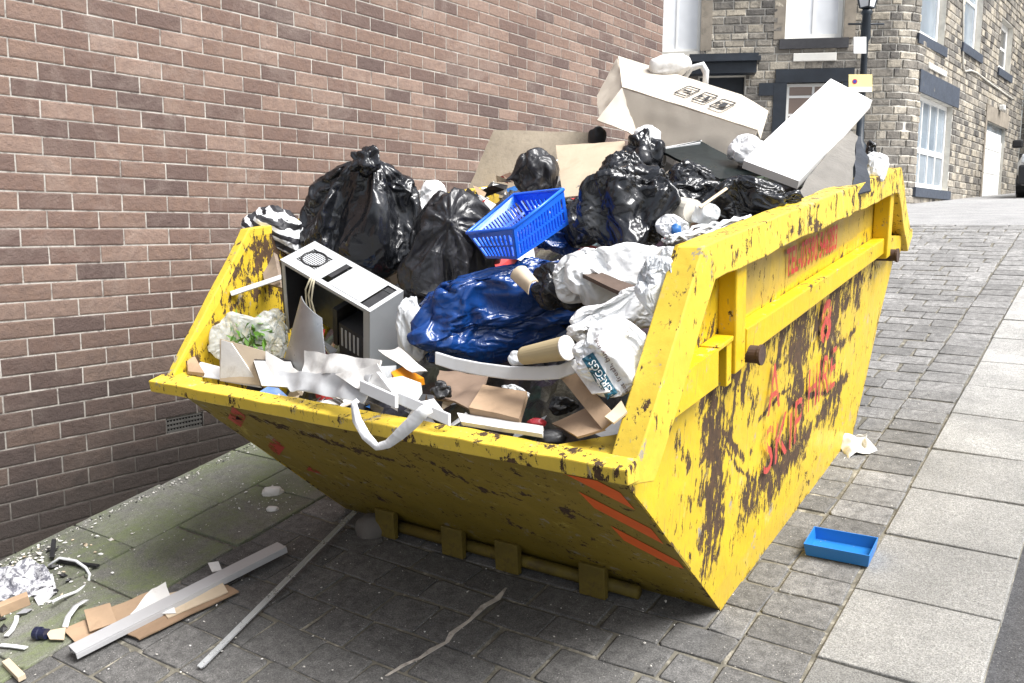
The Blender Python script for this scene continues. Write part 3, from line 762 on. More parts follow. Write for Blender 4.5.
for pts, wd_, amt in STR:
    q = [onside(x, y) for x, y in pts]; dep = [FPX/((W(*p_)-CAM) @ F) for p_ in q]
    _st.append((np.array([[p_[1], p_[2]] for p_ in q]), np.array(wd_)/np.array(dep), amt))
def wear_at(v, w):
    m_ = 0.
    for P, wd_, amt in _st:
        if v < P[:, 0].min()-.2 or v > P[:, 0].max()+.2: continue
        for i in range(len(P)-1):
            a, b = P[i], P[i+1]; d = b-a; t = max(0, min(1, ((v-a[0])*d[0]+(w-a[1])*d[1])/(d @ d)))
            r = 1.45*(wd_[i]*(1-t)+wd_[i+1]*t); q = math.hypot(v-a[0]-t*d[0], (w-a[1]-t*d[1]))
            m_ = max(m_, amt*max(0., min(1., 1.12-.27*q/r)))
    return m_
def vlim(w, left=False):
    tn = TNL if left else TN
    if w < LW: a = BN+(LN-BN)*w/LW; b = BF+(LFv-BF)*w/LW
    else: t = (w-LW)/(TW-LW); a = LN+(tn-LN)*t; b = LFv+(TF-LFv)*t
    return a, b
def topw(v): return TW+(TWF-TW)*max(0, min(1, (v-TN)/(TF-TN)))
def side_plate(side, mat, name, nw, nv):
    vs = []; wr = []; gr = []
    for lay in (0, 1):
        for j in range(nw+1):
            for i in range(nv+1):
                wq = j/nw*TW; a, b = vlim(wq, side < 0); v = a+(b-a)*i/nv; ww = wq*topw(v)/TW if side > 0 else wq*topw(v)/TW
                dent = .008*nz((v*2.2, ww*2.2, side*3.))*min(1, ww*5)
                vs.append(W(su(ww, side, (0 if lay == 0 else -.008)+dent), v, ww))
                gr.append(.75 if (ww > .93 and 2.64 < v < 4.2 and ww < 1.12) else .25 if ww < .1 else 0.)
                ew = .62*max(0, 1-min(abs(v-a), abs(v-b), ww+.004)/.022)*(.7+nz((v*9, ww*9, 7.)))
                if side > 0: wr.append(max(ew, wear_at(v, ww)) if (lay == 0) else .35)
                else:
                    q = .12+.38*max(0, nz((v*3, ww*3, 5.)))+.25*max(0, 1-abs(v-2.3)/.5)+(.12 if ww > .8 else 0)
                    wr.append(q)
    k = (nw+1)*(nv+1); fs = []
    for j in range(nw):
        for i in range(nv):
            q = (j*(nv+1)+i, j*(nv+1)+i+1, (j+1)*(nv+1)+i+1, (j+1)*(nv+1)+i)
            fs.append(q if side > 0 else q[::-1]); fs.append(tuple(x+k for x in (q[::-1] if side > 0 else q)))
    b = [i for i in range(nv+1)]+[j*(nv+1)+nv for j in range(1, nw+1)]+[nw*(nv+1)+i for i in range(nv-1, -1, -1)]+[j*(nv+1) for j in range(nw-1, 0, -1)]
    for i in range(len(b)): x, y = b[i], b[(i+1) % len(b)]; fs.append((x, x+k, y+k, y))
    return newobj(name, vs, fs, mat, skip, attrs={'wear': ('POINT', wr), 'grime': ('POINT', gr)})
sp_ = side_plate(1, MY, 'side_panel', 130, 220)
side_plate(-1, MYI, 'side_panel', 60, 100)
# floor and sloping ends
def endplate(name, v0, v1, w1, mat, th, nn=40):
    vs = []; wr = []
    for lay in (0, 1):
        for j in range(nn+1):
            t = j/nn; v = v0+(v1-v0)*t; ww = w1*t
            for i in range(nn*2+1):
                s = i/(nn*2); u = su(ww, -1)*(1-s)+su(ww, 1)*s
                d = -.007*nz((u*2.5, t*2.5, 4.)) ; q = max(.2*max(0, nz((u*2, t*3, 9.))), .6*max(0, 1-min(s, 1-s)*1.8/.02)*(.7+nz((t*9, 1, 7.))), .6*max(0, 1-(1-t)/.03)*(.7+nz((u*9, 1, 7.))))
                # long gouges low on the end
                gx = (u+1.55)/.75; gy = t-.86+.16*gx; 
                if 0 < gx < 1 and abs(gy) < .022*(1-abs(2*gx-1)**2)+.006: q = .8
                gx = (u+.62)/.35; gy = t-.40+.35*gx
                if 0 < gx < 1 and abs(gy) < .02: q = .62
                gx = (u+.72)/.24; gy = t-.80+.25*gx-.3*(gx-.5)**2
                if 0 < gx < 1 and abs(gy) < .03*(1-abs(2*gx-1)): q = .8
                vs.append(W(u, v+(th if lay else 0)*(1 if v1 < v0 else -1)+d, ww)); wr.append(q)
    n1 = nn*2+1; k = n1*(nn+1); fs = []
    for j in range(nn):
        for i in range(nn*2):
            q = (j*n1+i, j*n1+i+1, (j+1)*n1+i+1, (j+1)*n1+i); fs.append(q); fs.append(tuple(x+k for x in q[::-1]))
    b = [i for i in range(n1)]+[j*n1+n1-1 for j in range(1, nn+1)]+[nn*n1+i for i in range(n1-2, -1, -1)]+[j*n1 for j in range(nn-1, 0, -1)]
    for i in range(len(b)): x, y = b[i], b[(i+1) % len(b)]; fs.append((x, x+k, y+k, y))
    return newobj(name, vs, fs, mat, skip, attrs={'wear': ('POINT', wr)})
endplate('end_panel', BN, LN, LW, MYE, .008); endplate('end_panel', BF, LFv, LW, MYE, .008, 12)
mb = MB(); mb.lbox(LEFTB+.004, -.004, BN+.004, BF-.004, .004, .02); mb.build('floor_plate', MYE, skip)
# end lips: angle section right across
for v0, sg in ((LN, -1), (LFv, 1)):
    mb = MB(); u0, u1 = su(LW, -1)-.035, su(LW, 1)+.06; N_ = 60; ring = []
    for i in range(N_+1):
        u = u0+(u1-u0)*i/N_; b_ = .006*nz((u*6, 1, 1)); c_ = .005*nz((u*9, 5, 1))
        ring.append([W(u, v0+sg*(.045+b_), LW-.018), W(u, v0-sg*.012, LW-.03), W(u, v0-sg*.012, LW+.028+c_), W(u, v0+sg*(.045+b_), LW+.022+c_)])
    vs = [p_ for r_ in ring for p_ in r_]
    mb.add(vs, [(i*4+j, i*4+(j+1) % 4, i*4+4+(j+1) % 4, i*4+4+j) for i in range(N_) for j in range(4)]+[(3, 2, 1, 0), tuple(N_*4+q for q in range(4))])
    mb.build('end_lip', MYR, skip, bev=.004, attrs={'wear': ('POINT', [.10+.55*max(0, nz((p_[0]*4, p_[2]*3, 3)))+(.12 if q_ % 4 in (1, 2) else 0) for q_, p_ in enumerate(vs)])})
# box-section rims along the sides
def rim(side):
    mb = MB(); tn = TN if side > 0 else TNL
    path = [(LN-.03, LW-.02), (tn, TW), (TF, TWF), (LFv+.03, LW-.02)]
    out_ = [.075, .085, .085, .075] if side > 0 else [.035, .05, .07, .06]; dp = .095
    # offset inward in the plate plane
    inn = [(LN+.075, LW-.06), (tn+.055, TW-dp), (TF-.055, TWF-dp), (LFv-.075, LW-.06)]
    segs = []
    for i in range(3):
        n_ = 26 if i == 1 else 12
        for j in range(n_+(1 if i == 2 else 0)):
            t = j/n_; a = [path[i][q]*(1-t)+path[i+1][q]*t for q in (0, 1)]; b = [inn[i][q]*(1-t)+inn[i+1][q]*t for q in (0, 1)]
            o1 = out_[i]*(1-t)+out_[i+1]*t; e = .006*nz((a[0]*5, a[1]*5, side)); e2 = .009*nz((a[0]*7, a[1]*7, side+4.))
            segs.append([W(su(a[1], side, -.012), a[0], a[1]+e), W(su(a[1], side, o1-.015+e), a[0], a[1]+e), W(su(b[1], side, o1-.006+e), b[0], b[1]+e2), W(su(b[1], side, .002), b[0], b[1]+e2)])
    vs = [p_ for r_ in segs for p_ in r_]; k = len(segs)
    f = [(i*4+j, i*4+(j+1) % 4, i*4+4+(j+1) % 4, i*4+4+j) for i in range(k-1) for j in range(4)]+[(3, 2, 1, 0), tuple((k-1)*4+q for q in range(4))]
    mb.add(vs, f if side > 0 else [q[::-1] for q in f]); mb.build('rim', MYR, skip, bev=.004, attrs={'wear': ('POINT', [.08+.5*max(0, nz((p_[1]*3.5, p_[2]*4, 8)))+.30*max(0, min(1, (loc(p_)[1]-2.7)/.5))*(.75+nz((p_[1]*6, 0, 2))) for p_ in vs])})
rim(1); rim(-1)
def sbox(mb, v0, v1, w0, w1, d, side=1, dz=0., w0b=None, w1b=None):
    w0b = w0 if w0b is None else w0b; w1b = w1 if w1b is None else w1b
    P = [(v0, w0), (v1, w0b), (v1, w1b), (v0, w1)]
    if side > 0: mb.hexa([W(su(P[0][1], 1, .001), *P[0]), W(su(P[0][1], 1, d), *P[0]), W(su(P[1][1], 1, d), *P[1]), W(su(P[1][1], 1, .001), *P[1]), W(su(P[3][1], 1, .001), *P[3]), W(su(P[3][1], 1, d), *P[3]), W(su(P[2][1], 1, d), *P[2]), W(su(P[2][1], 1, .001), *P[2])])
    else: mb.hexa([W(su(P[0][1], -1, d), *P[0]), W(su(P[0][1], -1, .001), *P[0]), W(su(P[1][1], -1, .001), *P[1]), W(su(P[1][1], -1, d), *P[1]), W(su(P[3][1], -1, d), *P[3]), W(su(P[3][1], -1, .001), *P[3]), W(su(P[2][1], -1, .001), *P[2]), W(su(P[2][1], -1, d), *P[2])])
for side in (1, -1):
    # long ledge, upright posts, short end pieces, lifting lugs
    mb = MB(); sbox(mb, 2.64, 4.24, .842, .93, .052, side, w0b=.80, w1b=.868); mb.build('side_ledge', MYP, skip, bev=.005)
    mb = MB(); sbox(mb, 2.55, 2.625, .82, 1.142, .055, side); mb.build('post', MYP, skip, bev=.005)
    mb = MB(); sbox(mb, 4.2, 4.26, .78, 1.06, .066, side); mb.build('post', MYP, skip, bev=.005)
    # end pieces: open square section
    for v0, v1, w0, w1, w0b, w1b in (((2.15, 2.43, .84, .94, .83, .935),) if side > 0 else ())+((4.30, 4.50, .76, .86, .74, .82),):
        mb = MB()
        va = [(v0, v1, w1-.012, w1, w1b-.012, w1b), (v0, v1, w0, w0+.012, w0b, w0b+.012)]
        for a, b, c, d, e, f in va: sbox(mb, a, b, c, d, .055, side, w0b=e, w1b=f)
        # outer web
        q0 = .045
        def wq(v, w, dd): return W(su(w, side, dd), v, w)
        P = [wq(v0, w0+.012, q0), wq(v0, w0+.012, .055), wq(v1, w0b+.012, .055), wq(v1, w0b+.012, q0), wq(v0, w1-.012, q0), wq(v0, w1-.012, .055), wq(v1, w1b-.012, .055), wq(v1, w1b-.012, q0)]
        mb.hexa(P if side > 0 else [P[i] for i in (1, 0, 3, 2, 5, 4, 7, 6)])
        mb.build('end_stiffener', MYP, skip)
    # tie plate between stiffener and post
    mb = MB(); sbox(mb, 2.43, 2.535, .925, .94, .055, side); sbox(mb, 2.5, 2.535, .8, .925, .05, side); mb.build('bracket', MYP, skip, bev=.003)
    for vv, ww in ((2.665, .845), (4.30, .775)):
        a = W(su(ww, side, 0), vv, ww); b = W(su(ww, side, .082), vv, ww); c_ = W(su(ww, side, .128), vv, ww); mb = MB()
        mb.tube([a, b], .026, 18); mb.tube([b, W(su(ww, side, .09), vv, ww)], .03, 18); mb.build('lifting_lug', MRUST, skip)
# feet and cross tube under the near end
MFT = simple('grimy_yellow_steel', (.13, .095, .012), .7, .35, 9, .4, 40, dirt=(.04, .025, .015), dirt_amt=.9)
for u0, u1 in ((-1.39, -1.29), (-1.05, -.95), (-.80, -.70), (-.45, -.35)):
    mb = MB(); mb.hexa([W(u0, 2.478, .006), W(u1, 2.478, .006), W(u1, 2.50, .006), W(u0, 2.50, .006), W(u0, 2.49, .118), W(u1, 2.49, .118), W(u1, 2.52, .118), W(u0, 2.52, .118)])
    mb.build('foot_plate', MFT, skip, bev=.003)
mb = MB(); mb.tube([W(-1.45, 2.53, .035), W(-.25, 2.53, .035)], .022, 10); mb.build('cross_tube', MFT, skip, smooth=True)
# striped warning stickers on the near end
ed = nrm([0, LN-BN, LW]); elen = math.hypot(LN-BN, LW)
def onend(u, t, d=.0):  # t metres up the slope
    return O+u*E1+(BN*E2)+(ed[1]*E2+ed[2]*E3)*t-(ed[2]*E2-ed[1]*E3)*(d)
def clip_poly(P, axis, val, keep_gt):
    out = []
    for i in range(len(P)):
        a, b = P[i], P[(i+1) % len(P)]; ia = (a[axis] > val) == keep_gt; ib = (b[axis] > val) == keep_gt
        if ia: out.append(a)
        if ia != ib:
            t = (val-a[axis])/(b[axis]-a[axis]); out.append((a[0]+(b[0]-a[0])*t, a[1]+(b[1]-a[1])*t))
    return out
def chevrons(u0, u1, t0, t1, mat, lean, gap, wd, name):
    mb = MB(); t = t0-1; nn_ = 10
    def es(u, tm, off):
        tn = tm/elen; d = -.007*nz((u*2.5, tn*2.5, 4.))
        return W(u, BN+(LN-BN)*tn+d, LW*tn)-(ed[2]*E2-ed[1]*E3)*off
    while t < t1+1:
        cols = []
        for i in range(nn_+1):
            u = u0+(u1-u0)*i/nn_; u = min(u, su(LW*max(0, min(1, t/elen)), 1)-.006); a = t+lean*i/nn_; cols.append((u, max(t0, min(t1, a)), max(t0, min(t1, a+wd))))
        if max(c[2]-c[1] for c in cols) > .01:
            vs = []
            for (u, a, b) in cols:
                for q in range(5): vs.append(es(u, a+(b-a)*q/4, .0018))
            mb.add(vs, [(i*5+q, i*5+q+1, (i+1)*5+q+1, (i+1)*5+q) for i in range(nn_) for q in range(4)])
        t += gap
    return mb.build(name, mat, skip)
def sticker(name, c, amt=.6, pos=.5):
    k = NT(name); k.col(k.mix(k.ramp(k.noise(9, 6, .7), .3, .7), tuple(x*.8 for x in c), c)); k.rough(.5)
    if amt:
        a = k.ramp(k.noise(22, 8, .8, co=k.co((1, 1, .35)), dist=.4), pos-.03, pos+.03, 1, 1-amt); k.l(a, k.b.inputs['Alpha'])
    return k.m
chevrons(-.15, -.004, .36, .92, sticker('orange_sticker', (.90, .15, .02), .5, .72), -.17, .225, .105, 'warning_sticker')
for sg_, side_ in ((1, 1), (-1, -1)):
    ue = su(LW, side_); mb = MB(); zz = LW+.012
    mb.prism([W(ue-sg_*.006, LN+.01, zz), W(ue-sg_*.006, LN+.19, zz+.0), W(ue-sg_*.18, LN+.01, zz)][::sg_], E3*.008); mb.build('corner_gusset', MYR, skip)
chevrons(-1.62, -1.47, .42, .95, sticker('red_sticker', (.50, .05, .03), .97, .53), .12, .22, .07, 'warning_sticker')
# painted lettering
def text3d(txt, name, org, ex, ez, h, mat, parent, width=None, thick=.0006, bold=0.):
    cu = bpy.data.curves.new(name, 'FONT'); cu.body = txt; cu.size = 1; cu.offset = bold; cu.resolution_u = 3
    o = bpy.data.objects.new('tmp', cu); C.objects.link(o); dg = bpy.context.evaluated_depsgraph_get()
    me = bpy.data.meshes.new_from_object(o.evaluated_get(dg)); V = np.array([v.co[:2] for v in me.vertices]); Fc = [tuple(p.vertices) for p in me.polygons]
    bpy.data.objects.remove(o); 
    lo_, hi_ = V.min(0), V.max(0); sc = h/(hi_[1]-lo_[1]); sx = (width/(hi_[0]-lo_[0])) if width else sc
    vs = [org+ex*((x-lo_[0])*sx)+ez*((y-lo_[1])*sc) for x, y in V]
    ob = newobj(name, vs, Fc, mat, parent)
    return ob
MRT = sticker('red_lettering', (.50, .03, .03), .95, .63); MRT2 = sticker('red_lettering_rubbed', (.50, .06, .045), 1., .545)
def sidevec(w_): return nrm(math.sin(TP)*E1+math.cos(TP)*E3)
def spt(v, w_, d=.013): return W(su(w_, 1, d), v, w_)
text3d('TEL-07590 546283', 'lettering', spt(3.09, .965, .0095), nrm(spt(3.9, .93)-spt(3.09, .965)), sidevec(1), .098, MRT, skip, width=.56, bold=.02)
text3d('A', 'lettering', spt(2.95, .53, .0095), nrm(E2-.03*E3), sidevec(1), .17, MRT2, skip, width=.12, bold=.0)
text3d('8', 'lettering', spt(3.50, .60, .0095), nrm(E2-.03*E3), sidevec(1), .17, MRT2, skip, width=.13, bold=.03)
text3d('SKIP', 'lettering', spt(2.93, .32, .0095), nrm(E2-.03*E3), sidevec(1), .17, MRT2, skip, width=.40, bold=.0)
text3d('HIRE', 'lettering', spt(3.38, .38, .0095), nrm(E2-.03*E3), sidevec(1), .17, MRT2, skip, width=.34, bold=.0)

# ---------------------------------------------------------------- rubbish in the skip
PB = lambda n, c, **k: plastic_bag(n, c, **k)
MBAG = PB('black_bin_bag', (.012, .013, .016), rough=.2); MBAG2 = PB('black_bin_bag_dull', (.016, .016, .019), rough=.32); MBLUE = PB('blue_bag', (.005, .040, .18), rough=.2)
MWB = PB('white_bag', (.78, .79, .80), rough=.35, wr=.7); MWB2 = PB('greyish_white_bag', (.60, .62, .64), rough=.4, wr=.8)
MCLR = PB('clear_bag', (.78, .80, .76), rough=.18, alpha=.55)
MCARD = simple('brown_cardboard', (.36, .25, .16), .85, .15, 5, .25, 30, dirt=(.17, .115, .07), dirt_amt=.5)
MCARD2 = simple('pale_cardboard', (.50, .41, .30), .85, .1, 4, .25, 30, dirt=(.32, .25, .17), dirt_amt=.5)
MCARD3 = simple('faded_carton', (.50, .45, .38), .8, .08, 3, .2, 30, dirt=(.36, .31, .25), dirt_amt=.5)
MBOARD = simple('chipboard', (.40, .34, .26), .85, .1, 30, .3, 80, dirt=(.22, .19, .15), dirt_amt=.5)
MPAP = simple('white_paper', (.66, .65, .63), .7, .10, 5, .4, 30, dirt=(.34, .30, .25), dirt_amt=.65)
MPVC = simple('white_plastic', (.62, .63, .64), .35, .07, 5, .1, 20, dirt=(.45, .44, .42), dirt_amt=.35)
MGRY = simple('grey_painted_steel', (.40, .41, .42), .35, .07, 5, .05, 20, dirt=(.25, .24, .22), dirt_amt=.3)
MSTL = simple('galvanised_steel', (.36, .37, .38), .35, .15, 9, .1, 20, metal=.7)
MDARK = simple('black_plastic_dull', (.018, .018, .02), .45, .3, 6, .2)
# the mass of small waste everything lies on
def heap_w(u, v):
    w = np.interp(v, [1.95, 2.1, 2.35, 2.7, 3.2, 3.8, 4.3, 4.62], [.66, .58, .62, .86, 1.02, 1.14, 1.12, .88])
    if v < 2.7: w -= .14*math.exp(-((u+.45)/.3)**2)*math.exp(-((v-2.25)/.18)**2)
    ed_ = min(u-(LEFTB-.05), .06-u); w -= .14*math.exp(-max(0, ed_)/.12)
    return w
vs = []; nU, nV = 70, 110; pat = []
for j in range(nV+1):
    for i in range(nU+1):
        v = 1.97+2.66*j/nV; u0, u1 = su(.9, -1)+.0, su(.9, 1)-.0
        u = u0+(u1-u0)*i/nU; q = (u*5, v*5, 0)
        w = heap_w(u, v)+.05*abs(nz(q))+.045*abs(nz((u*13, v*13, 2)))+.02*nz((u*30, v*30, 4)); 
        lim = vlim(min(TW, max(.3, w)))
        u = max(su(w, -1)+.012, min(su(w, 1)-.012, u))
        if w < LW: v = max(v, BN+(LN-BN)*w/LW+.02)
        vs.append(W(u, v, w))
fs = [(j*(nU+1)+i, j*(nU+1)+i+1, (j+1)*(nU+1)+i+1, (j+1)*(nU+1)+i) for j in range(nV) for i in range(nU)]
k_ = NT('mixed_waste'); vor = k_.n('ShaderNodeTexVoronoi'); vor.inputs['Scale'].default_value = 9; k_.l(k_.co(), vor.inputs['Vector'])
k_.col(k_.mix(k_.ramp(k_.noise(14, 5), .4, .6), k_.mix(.93, vor.outputs['Color'], (.05, .045, .04)), (.03, .027, .025))); k_.rough(.6); k_.bump(k_.noise(30, 6, .7), .8, .01)
hp = newobj('rubbish_heap', vs, fs, k_.m, recenter=False); hp['kind'] = 'stuff'
# scraps strewn over it
sm = [MPAP, MCARD, MDARK, MCARD2, MPVC, simple('blue_wrapper', (.03, .14, .40), .4), simple('red_wrapper', (.35, .03, .03), .4), MWB2]
mb = MB(); rs = np.random.RandomState(5)
for i in range(650):
    u = -1.70+1.68*rs.rand(); v = 2.0+2.5*rs.rand()**1.2; w = heap_w(u, v)+.07+.05*rs.rand()
    if w < LW: v = max(v, BN+(LN-BN)*w/LW+.08)
    if v > 3.3 and u > -.75: continue
    c = W(u, v, w); a = nrm(rs.randn(3)); b = nrm(np.cross(a, [rs.randn()*.5, rs.randn()*.5, 1])); s_ = .012+.06*rs.rand()**1.6; n__ = np.cross(a, b)
    P = [c-a*s_-b*s_*.6, c+a*s_-b*s_*.5+n__*.01*rs.randn(), c+a*s_*.8+b*s_*.7, c-a*s_*.9+b*s_*.5+n__*.015*rs.randn()]
    mb.add(P+[(P[0]+P[2])/2+n__*s_*.3*rs.randn()], [(0, 1, 4), (1, 2, 4), (2, 3, 4), (3, 0, 4)], int(rs.choice([0, 0, 1, 2, 2, 3, 4, 5, 6, 7])))
o = mb.build('loose_scraps', None, mats=sm, recenter=False); o['kind'] = 'stuff'
GB_ = 'black bin bags in the skip'; GW = 'white carrier bags in the skip'
# --- back: sheets and the big carton
def T(o, label, cat, group=None): return tag(o, label, cat, group)
T(sheet('cardboard_sheet', [at(494, 130, 4.1), at(590, 133, 4.3), at(580, 205, 4.1), at(466, 195, 3.95)], .012, MBOARD, amp=.004, tear=.004), 'large grey brown board leaning at the back of the skip by the brick wall', 'board')
T(sheet('cardboard_sheet', [at(556, 146, 3.75), at(625, 142, 3.75), at(632, 192, 3.45), at(563, 198, 3.45)], .006, MCARD2, amp=.004, tear=.003), 'cream sheet of cardboard beside the small round black bag', 'cardboard')
bx = empty('packing_carton', at(690, 120, 4.1), 'big crushed pale carton with handling symbols, on top of the heap', 'carton')
T0, T1 = at(621, 57, 4.42), at(757, 106, 4.25); K0, K1 = at(609, 97, 4.1), at(768, 120, 4.0); K1 = at(766, 121, 4.0); K0 = at(611, 84, 4.12)
B0_, B1_ = at(597, 118, 4.05), at(752, 150, 3.92); Q0, Q1 = at(630, 150, 4.0), at(738, 170, 3.95)
T0 = at(618, 57, 4.45); T1 = at(742, 96, 4.3); K0 = at(622, 88, 4.1); K1 = at(757, 131, 4.02)
up_f = [T0, T1, K1, K0]
sheet('top_face', up_f, .007, MCARD3, 20, 10, amp=.0025, fs=7, seed=2, parent=bx)
sheet('front_face', [K0+(0, 0, -.001), K1+(0, 0, -.001), at(742, 172, 3.95), at(640, 150, 4.0)], .007, MCARD3, 20, 10, amp=.008, fs=7, seed=4, parent=bx)
sheet('end_face', [T1, at(768, 112, 4.3), at(760, 140, 4.1), K1], .006, MCARD3, 8, 8, amp=.003, parent=bx)
sheet('end_flap', [T0, K0, at(600, 122, 3.98), at(597, 96, 4.2)], .006, MCARD3, 10, 10, amp=.01, fs=9, seed=7, parent=bx)
sheet('end_flap', [K0, at(640, 142, 4.0), at(628, 132, 3.95), at(597, 120, 3.95)], .006, MCARD3, 10, 10, amp=.008, fs=9, seed=8, parent=bx)
sheet('back_face', [T0, at(634, 108, 4.7), at(750, 140, 4.6), T1], .006, MCARD3, 6, 6, parent=bx)
sheet('front_fold', [at(628, 75, 4.24)+UP*0, at(652, 83, 4.22), at(700, 118, 4.05), at(632, 110, 4.03)], .002, MCARD3, 8, 8, amp=.004, parent=bx) if False else None
fn = nrm(np.cross(T1-T0, K0-T0)); fn = fn if fn @ (CAM-T0) > 0 else -fn
def onbox(s, t, d=.006): return T0*(1-s)*(1-t)+T1*s*(1-t)+K1*s*t+K0*(1-s)*t+fn*d
MINK = simple('black_ink', (.02, .02, .022), .6, .1)
ba, bb = nrm(onbox(1, .5)-onbox(0, .5)), nrm(onbox(.5, 1)-onbox(.5, 0)); bb = nrm(bb-(bb @ ba)*ba)
def boxpix(px, py): return hit(px, py, fn, T0+fn*.010)
for gi, (px, py) in enumerate(((687.5, 91), (705, 97.5), (722.5, 104.5))):
    c = boxpix(px, py); h = .033; bbs = bb; mb = MB(); t_ = fn*.0006; bb = bb*1.55
    for a, b, la, lb in ((0, -h, h, .003), (0, h, h, .003), (-h, 0, .003, h), (h, 0, .003, h)): mb.box(c+ba*a+bb*b, ba*la, bb*lb, t_)
    if gi == 0: mb.box(c-ba*.006, ba*.016, bb*.005, t_); mb.prism([c+ba*.008-bb*.012, c+ba*.024, c+ba*.008+bb*.012], t_)
    else:
        th0 = 0 if gi == 1 else .6; n_ = 14
        arc = [c+ba*(.002+.018*math.cos(a))+bb*.018*math.sin(a) for a in np.linspace(-1.57-th0, 1.57+th0, n_)]
        mb.prism(arc, t_); mb.box(c-ba*.014, ba*.012, bb*.003, t_); mb.box(c-ba*.025, ba*.003, bb*.011, t_)
    mb.build('printed_symbol', MINK, bx); bb = bbs
T(bag('foam_wrapping', (649, 54, 691, 77), 4.4, MPAP, roll=8, depth=.7, amp=.5, seed=31, sub=4, sq=.5, cat='packaging'), 'white foam block lying on top of the big carton', 'packaging')
mb = MB(); a0 = [at(x, y, 4.5) for x, y in ((683, 86), (685, 78), (692, 68), (702, 65), (706, 72), (705, 90))]; mb.ribbon(a0, F*.02, .022)
T(mb.build('curved_strap', MPVC, smooth=True), 'white plastic loop sticking up behind the big carton', 'strap')
T(bag('round_cap', (588, 127, 607, 147), 4.2, MDARK, amp=.2, seed=3, sub=4, cat='cap'), 'small dark round object behind the cream sheet', 'cap')
# --- white panel, rough board and scraps on the right rim
pn = T(sheet('white_door_slab', [at(829, 86, 4.35), at(870, 108, 4.28), at(797, 189, 3.55), at(742, 168, 3.62)], .035, simple('white_door_panel', (.88, .88, .87), .4, .02, 2, .03), 8, 8, amp=.001), 'large white door panel leaning out over the street side of the skip', 'panel')
T(sheet('rough_board', [at(845, 128, 4.1), at(857, 138, 4.05), at(848, 206, 3.57), at(794, 200, 3.40)], .012, simple('rough_felt_board', (.17, .16, .145), .95, .15, 14, 1., 60), 16, 16, amp=.006, tear=.012, seed=5), 'rough grey board under the white door panel, over the rim', 'board')
T(sheet('rubber_scrap', [at(856, 138, 4.04), at(861, 138, 4.05), at(873, 191, 3.76), at(852, 196, 3.62)], .006, simple('dark_felt', (.03, .035, .045), .9, .3, 10, .6, 80), 10, 16, amp=.008, tear=.012, seed=6), 'torn dark grey felt hanging over the rim beside the rough board', 'felt')
T(bag('carrier_bag', (862, 152, 888, 186), 4.0, MWB, group=GW, amp=1.2, seed=41, sub=5, roll=-20), 'small white bag at the far right corner of the skip rim', 'bag', GW)
T(bag('bin_bag', (866, 140, 876, 160), 4.5, MBAG, amp=1.4, seed=42, sub=5), 'thin black bag end between the felt and far corner of the skip', 'bag', GB_)
T(bag('carrier_bag', (727, 135, 772, 170), 3.85, MWB, amp=1.3, seed=43, sub=5, roll=-15), 'white bag squeezed between the big carton and the white door panel', 'bag', GW)
# --- black bags
T(bag('bin_bag', (296, 163, 424, 282), 2.8, MBAG, knot=(.1, -.35, 1), seed=1, depth=.9, roll=-6, neck=.12, amp=1.1, sq=.8), 'big shiny black bin bag with knotted top, beside the brick wall', 'bag', GB_)
b1_ = [o for o in C.objects if o.get('label', '').startswith('big shiny black bin bag with knotted')][0]
kn_ = bag('knot', (354, 149, 380, 174), 2.74, MBAG, seed=61, amp=2.4, sub=5, cloth=False, depth=.7, lump=.5, knot=(.5, 0, 1), neck=.3); kn_.location = kn_.location-b1_.location; kn_.parent = b1_
T(bag('bin_bag', (397, 190, 514, 328), 2.85, MBAG2, knot=(-.15, -.9, .25), seed=2, depth=.55, roll=-28, neck=.08, amp=1.25, lump=.2), 'slumped dull black bin bag behind the blue basket', 'bag', GB_)
T(bag('bin_bag', (506, 148, 560, 200), 3.5, MBAG2, knot=(-1, -.2, -.45), seed=3, depth=.9, neck=.45, amp=.6, sub=5), 'small round black bag tied at its left, against the cream sheet', 'bag', GB_)
T(bag('bin_bag', (572, 164, 678, 262), 2.8, MBAG, knot=(.1, -.6, .8), seed=24, depth=.7, roll=-30, neck=.2, amp=2.2, lump=.4, sq=.75), 'glossy torn black bin bag just right of the blue basket', 'bag', GB_)
T(bag('bin_bag', (622, 128, 668, 180), 3.75, MBAG, seed=25, depth=.8, amp=1.8, lump=.35, knot=(.2, -.3, .9), sub=5), 'crumpled black bag in front of the big carton', 'bag', GB_)
T(bag('bin_bag', (648, 178, 722, 222), 3.15, MBAG, seed=26, depth=.7, amp=1.7, lump=.3, roll=15, sub=5), 'black bag lying over the white tube near the rim', 'bag', GB_)
T(bag('bin_bag', (704, 176, 802, 226), 3.08, MBAG, seed=27, depth=.75, amp=1.6, lump=.25, roll=-5, knot=(1, -.2, -.15), neck=.1), 'glossy black bag at the foot of the white door panel', 'bag', GB_)
T(bag('bin_bag', (560, 196, 604, 248), 2.9, MBAG, seed=28, depth=.6, amp=1.3, roll=30, sub=5), 'black bag fold tucked right behind the blue basket', 'bag', GB_)
T(bag('carrier_bag', (634, 126, 660, 150), 3.8, MWB, seed=29, amp=1.2, sub=4), 'small white bag peaking up in front of the carton', 'bag', GW)
T(bag('carrier_bag', (406, 180, 446, 240), 3.2, MWB, seed=30, amp=.9, sub=5, roll=-20), 'white bag between the two big black bags', 'bag', GW)
T(bag('bin_bag', (598, 150, 648, 192), 3.5, MBAG, seed=34, depth=.7, amp=1.6, sub=5, roll=20), 'black bag between the cream sheet and the glossy torn bag', 'bag', GB_)
T(bag('bin_bag', (668, 160, 716, 196), 3.4, MBAG, seed=35, depth=.7, amp=1.8, sub=5, roll=-20), 'black bag flopped over the lower edge of the dark green board', 'bag', GB_)
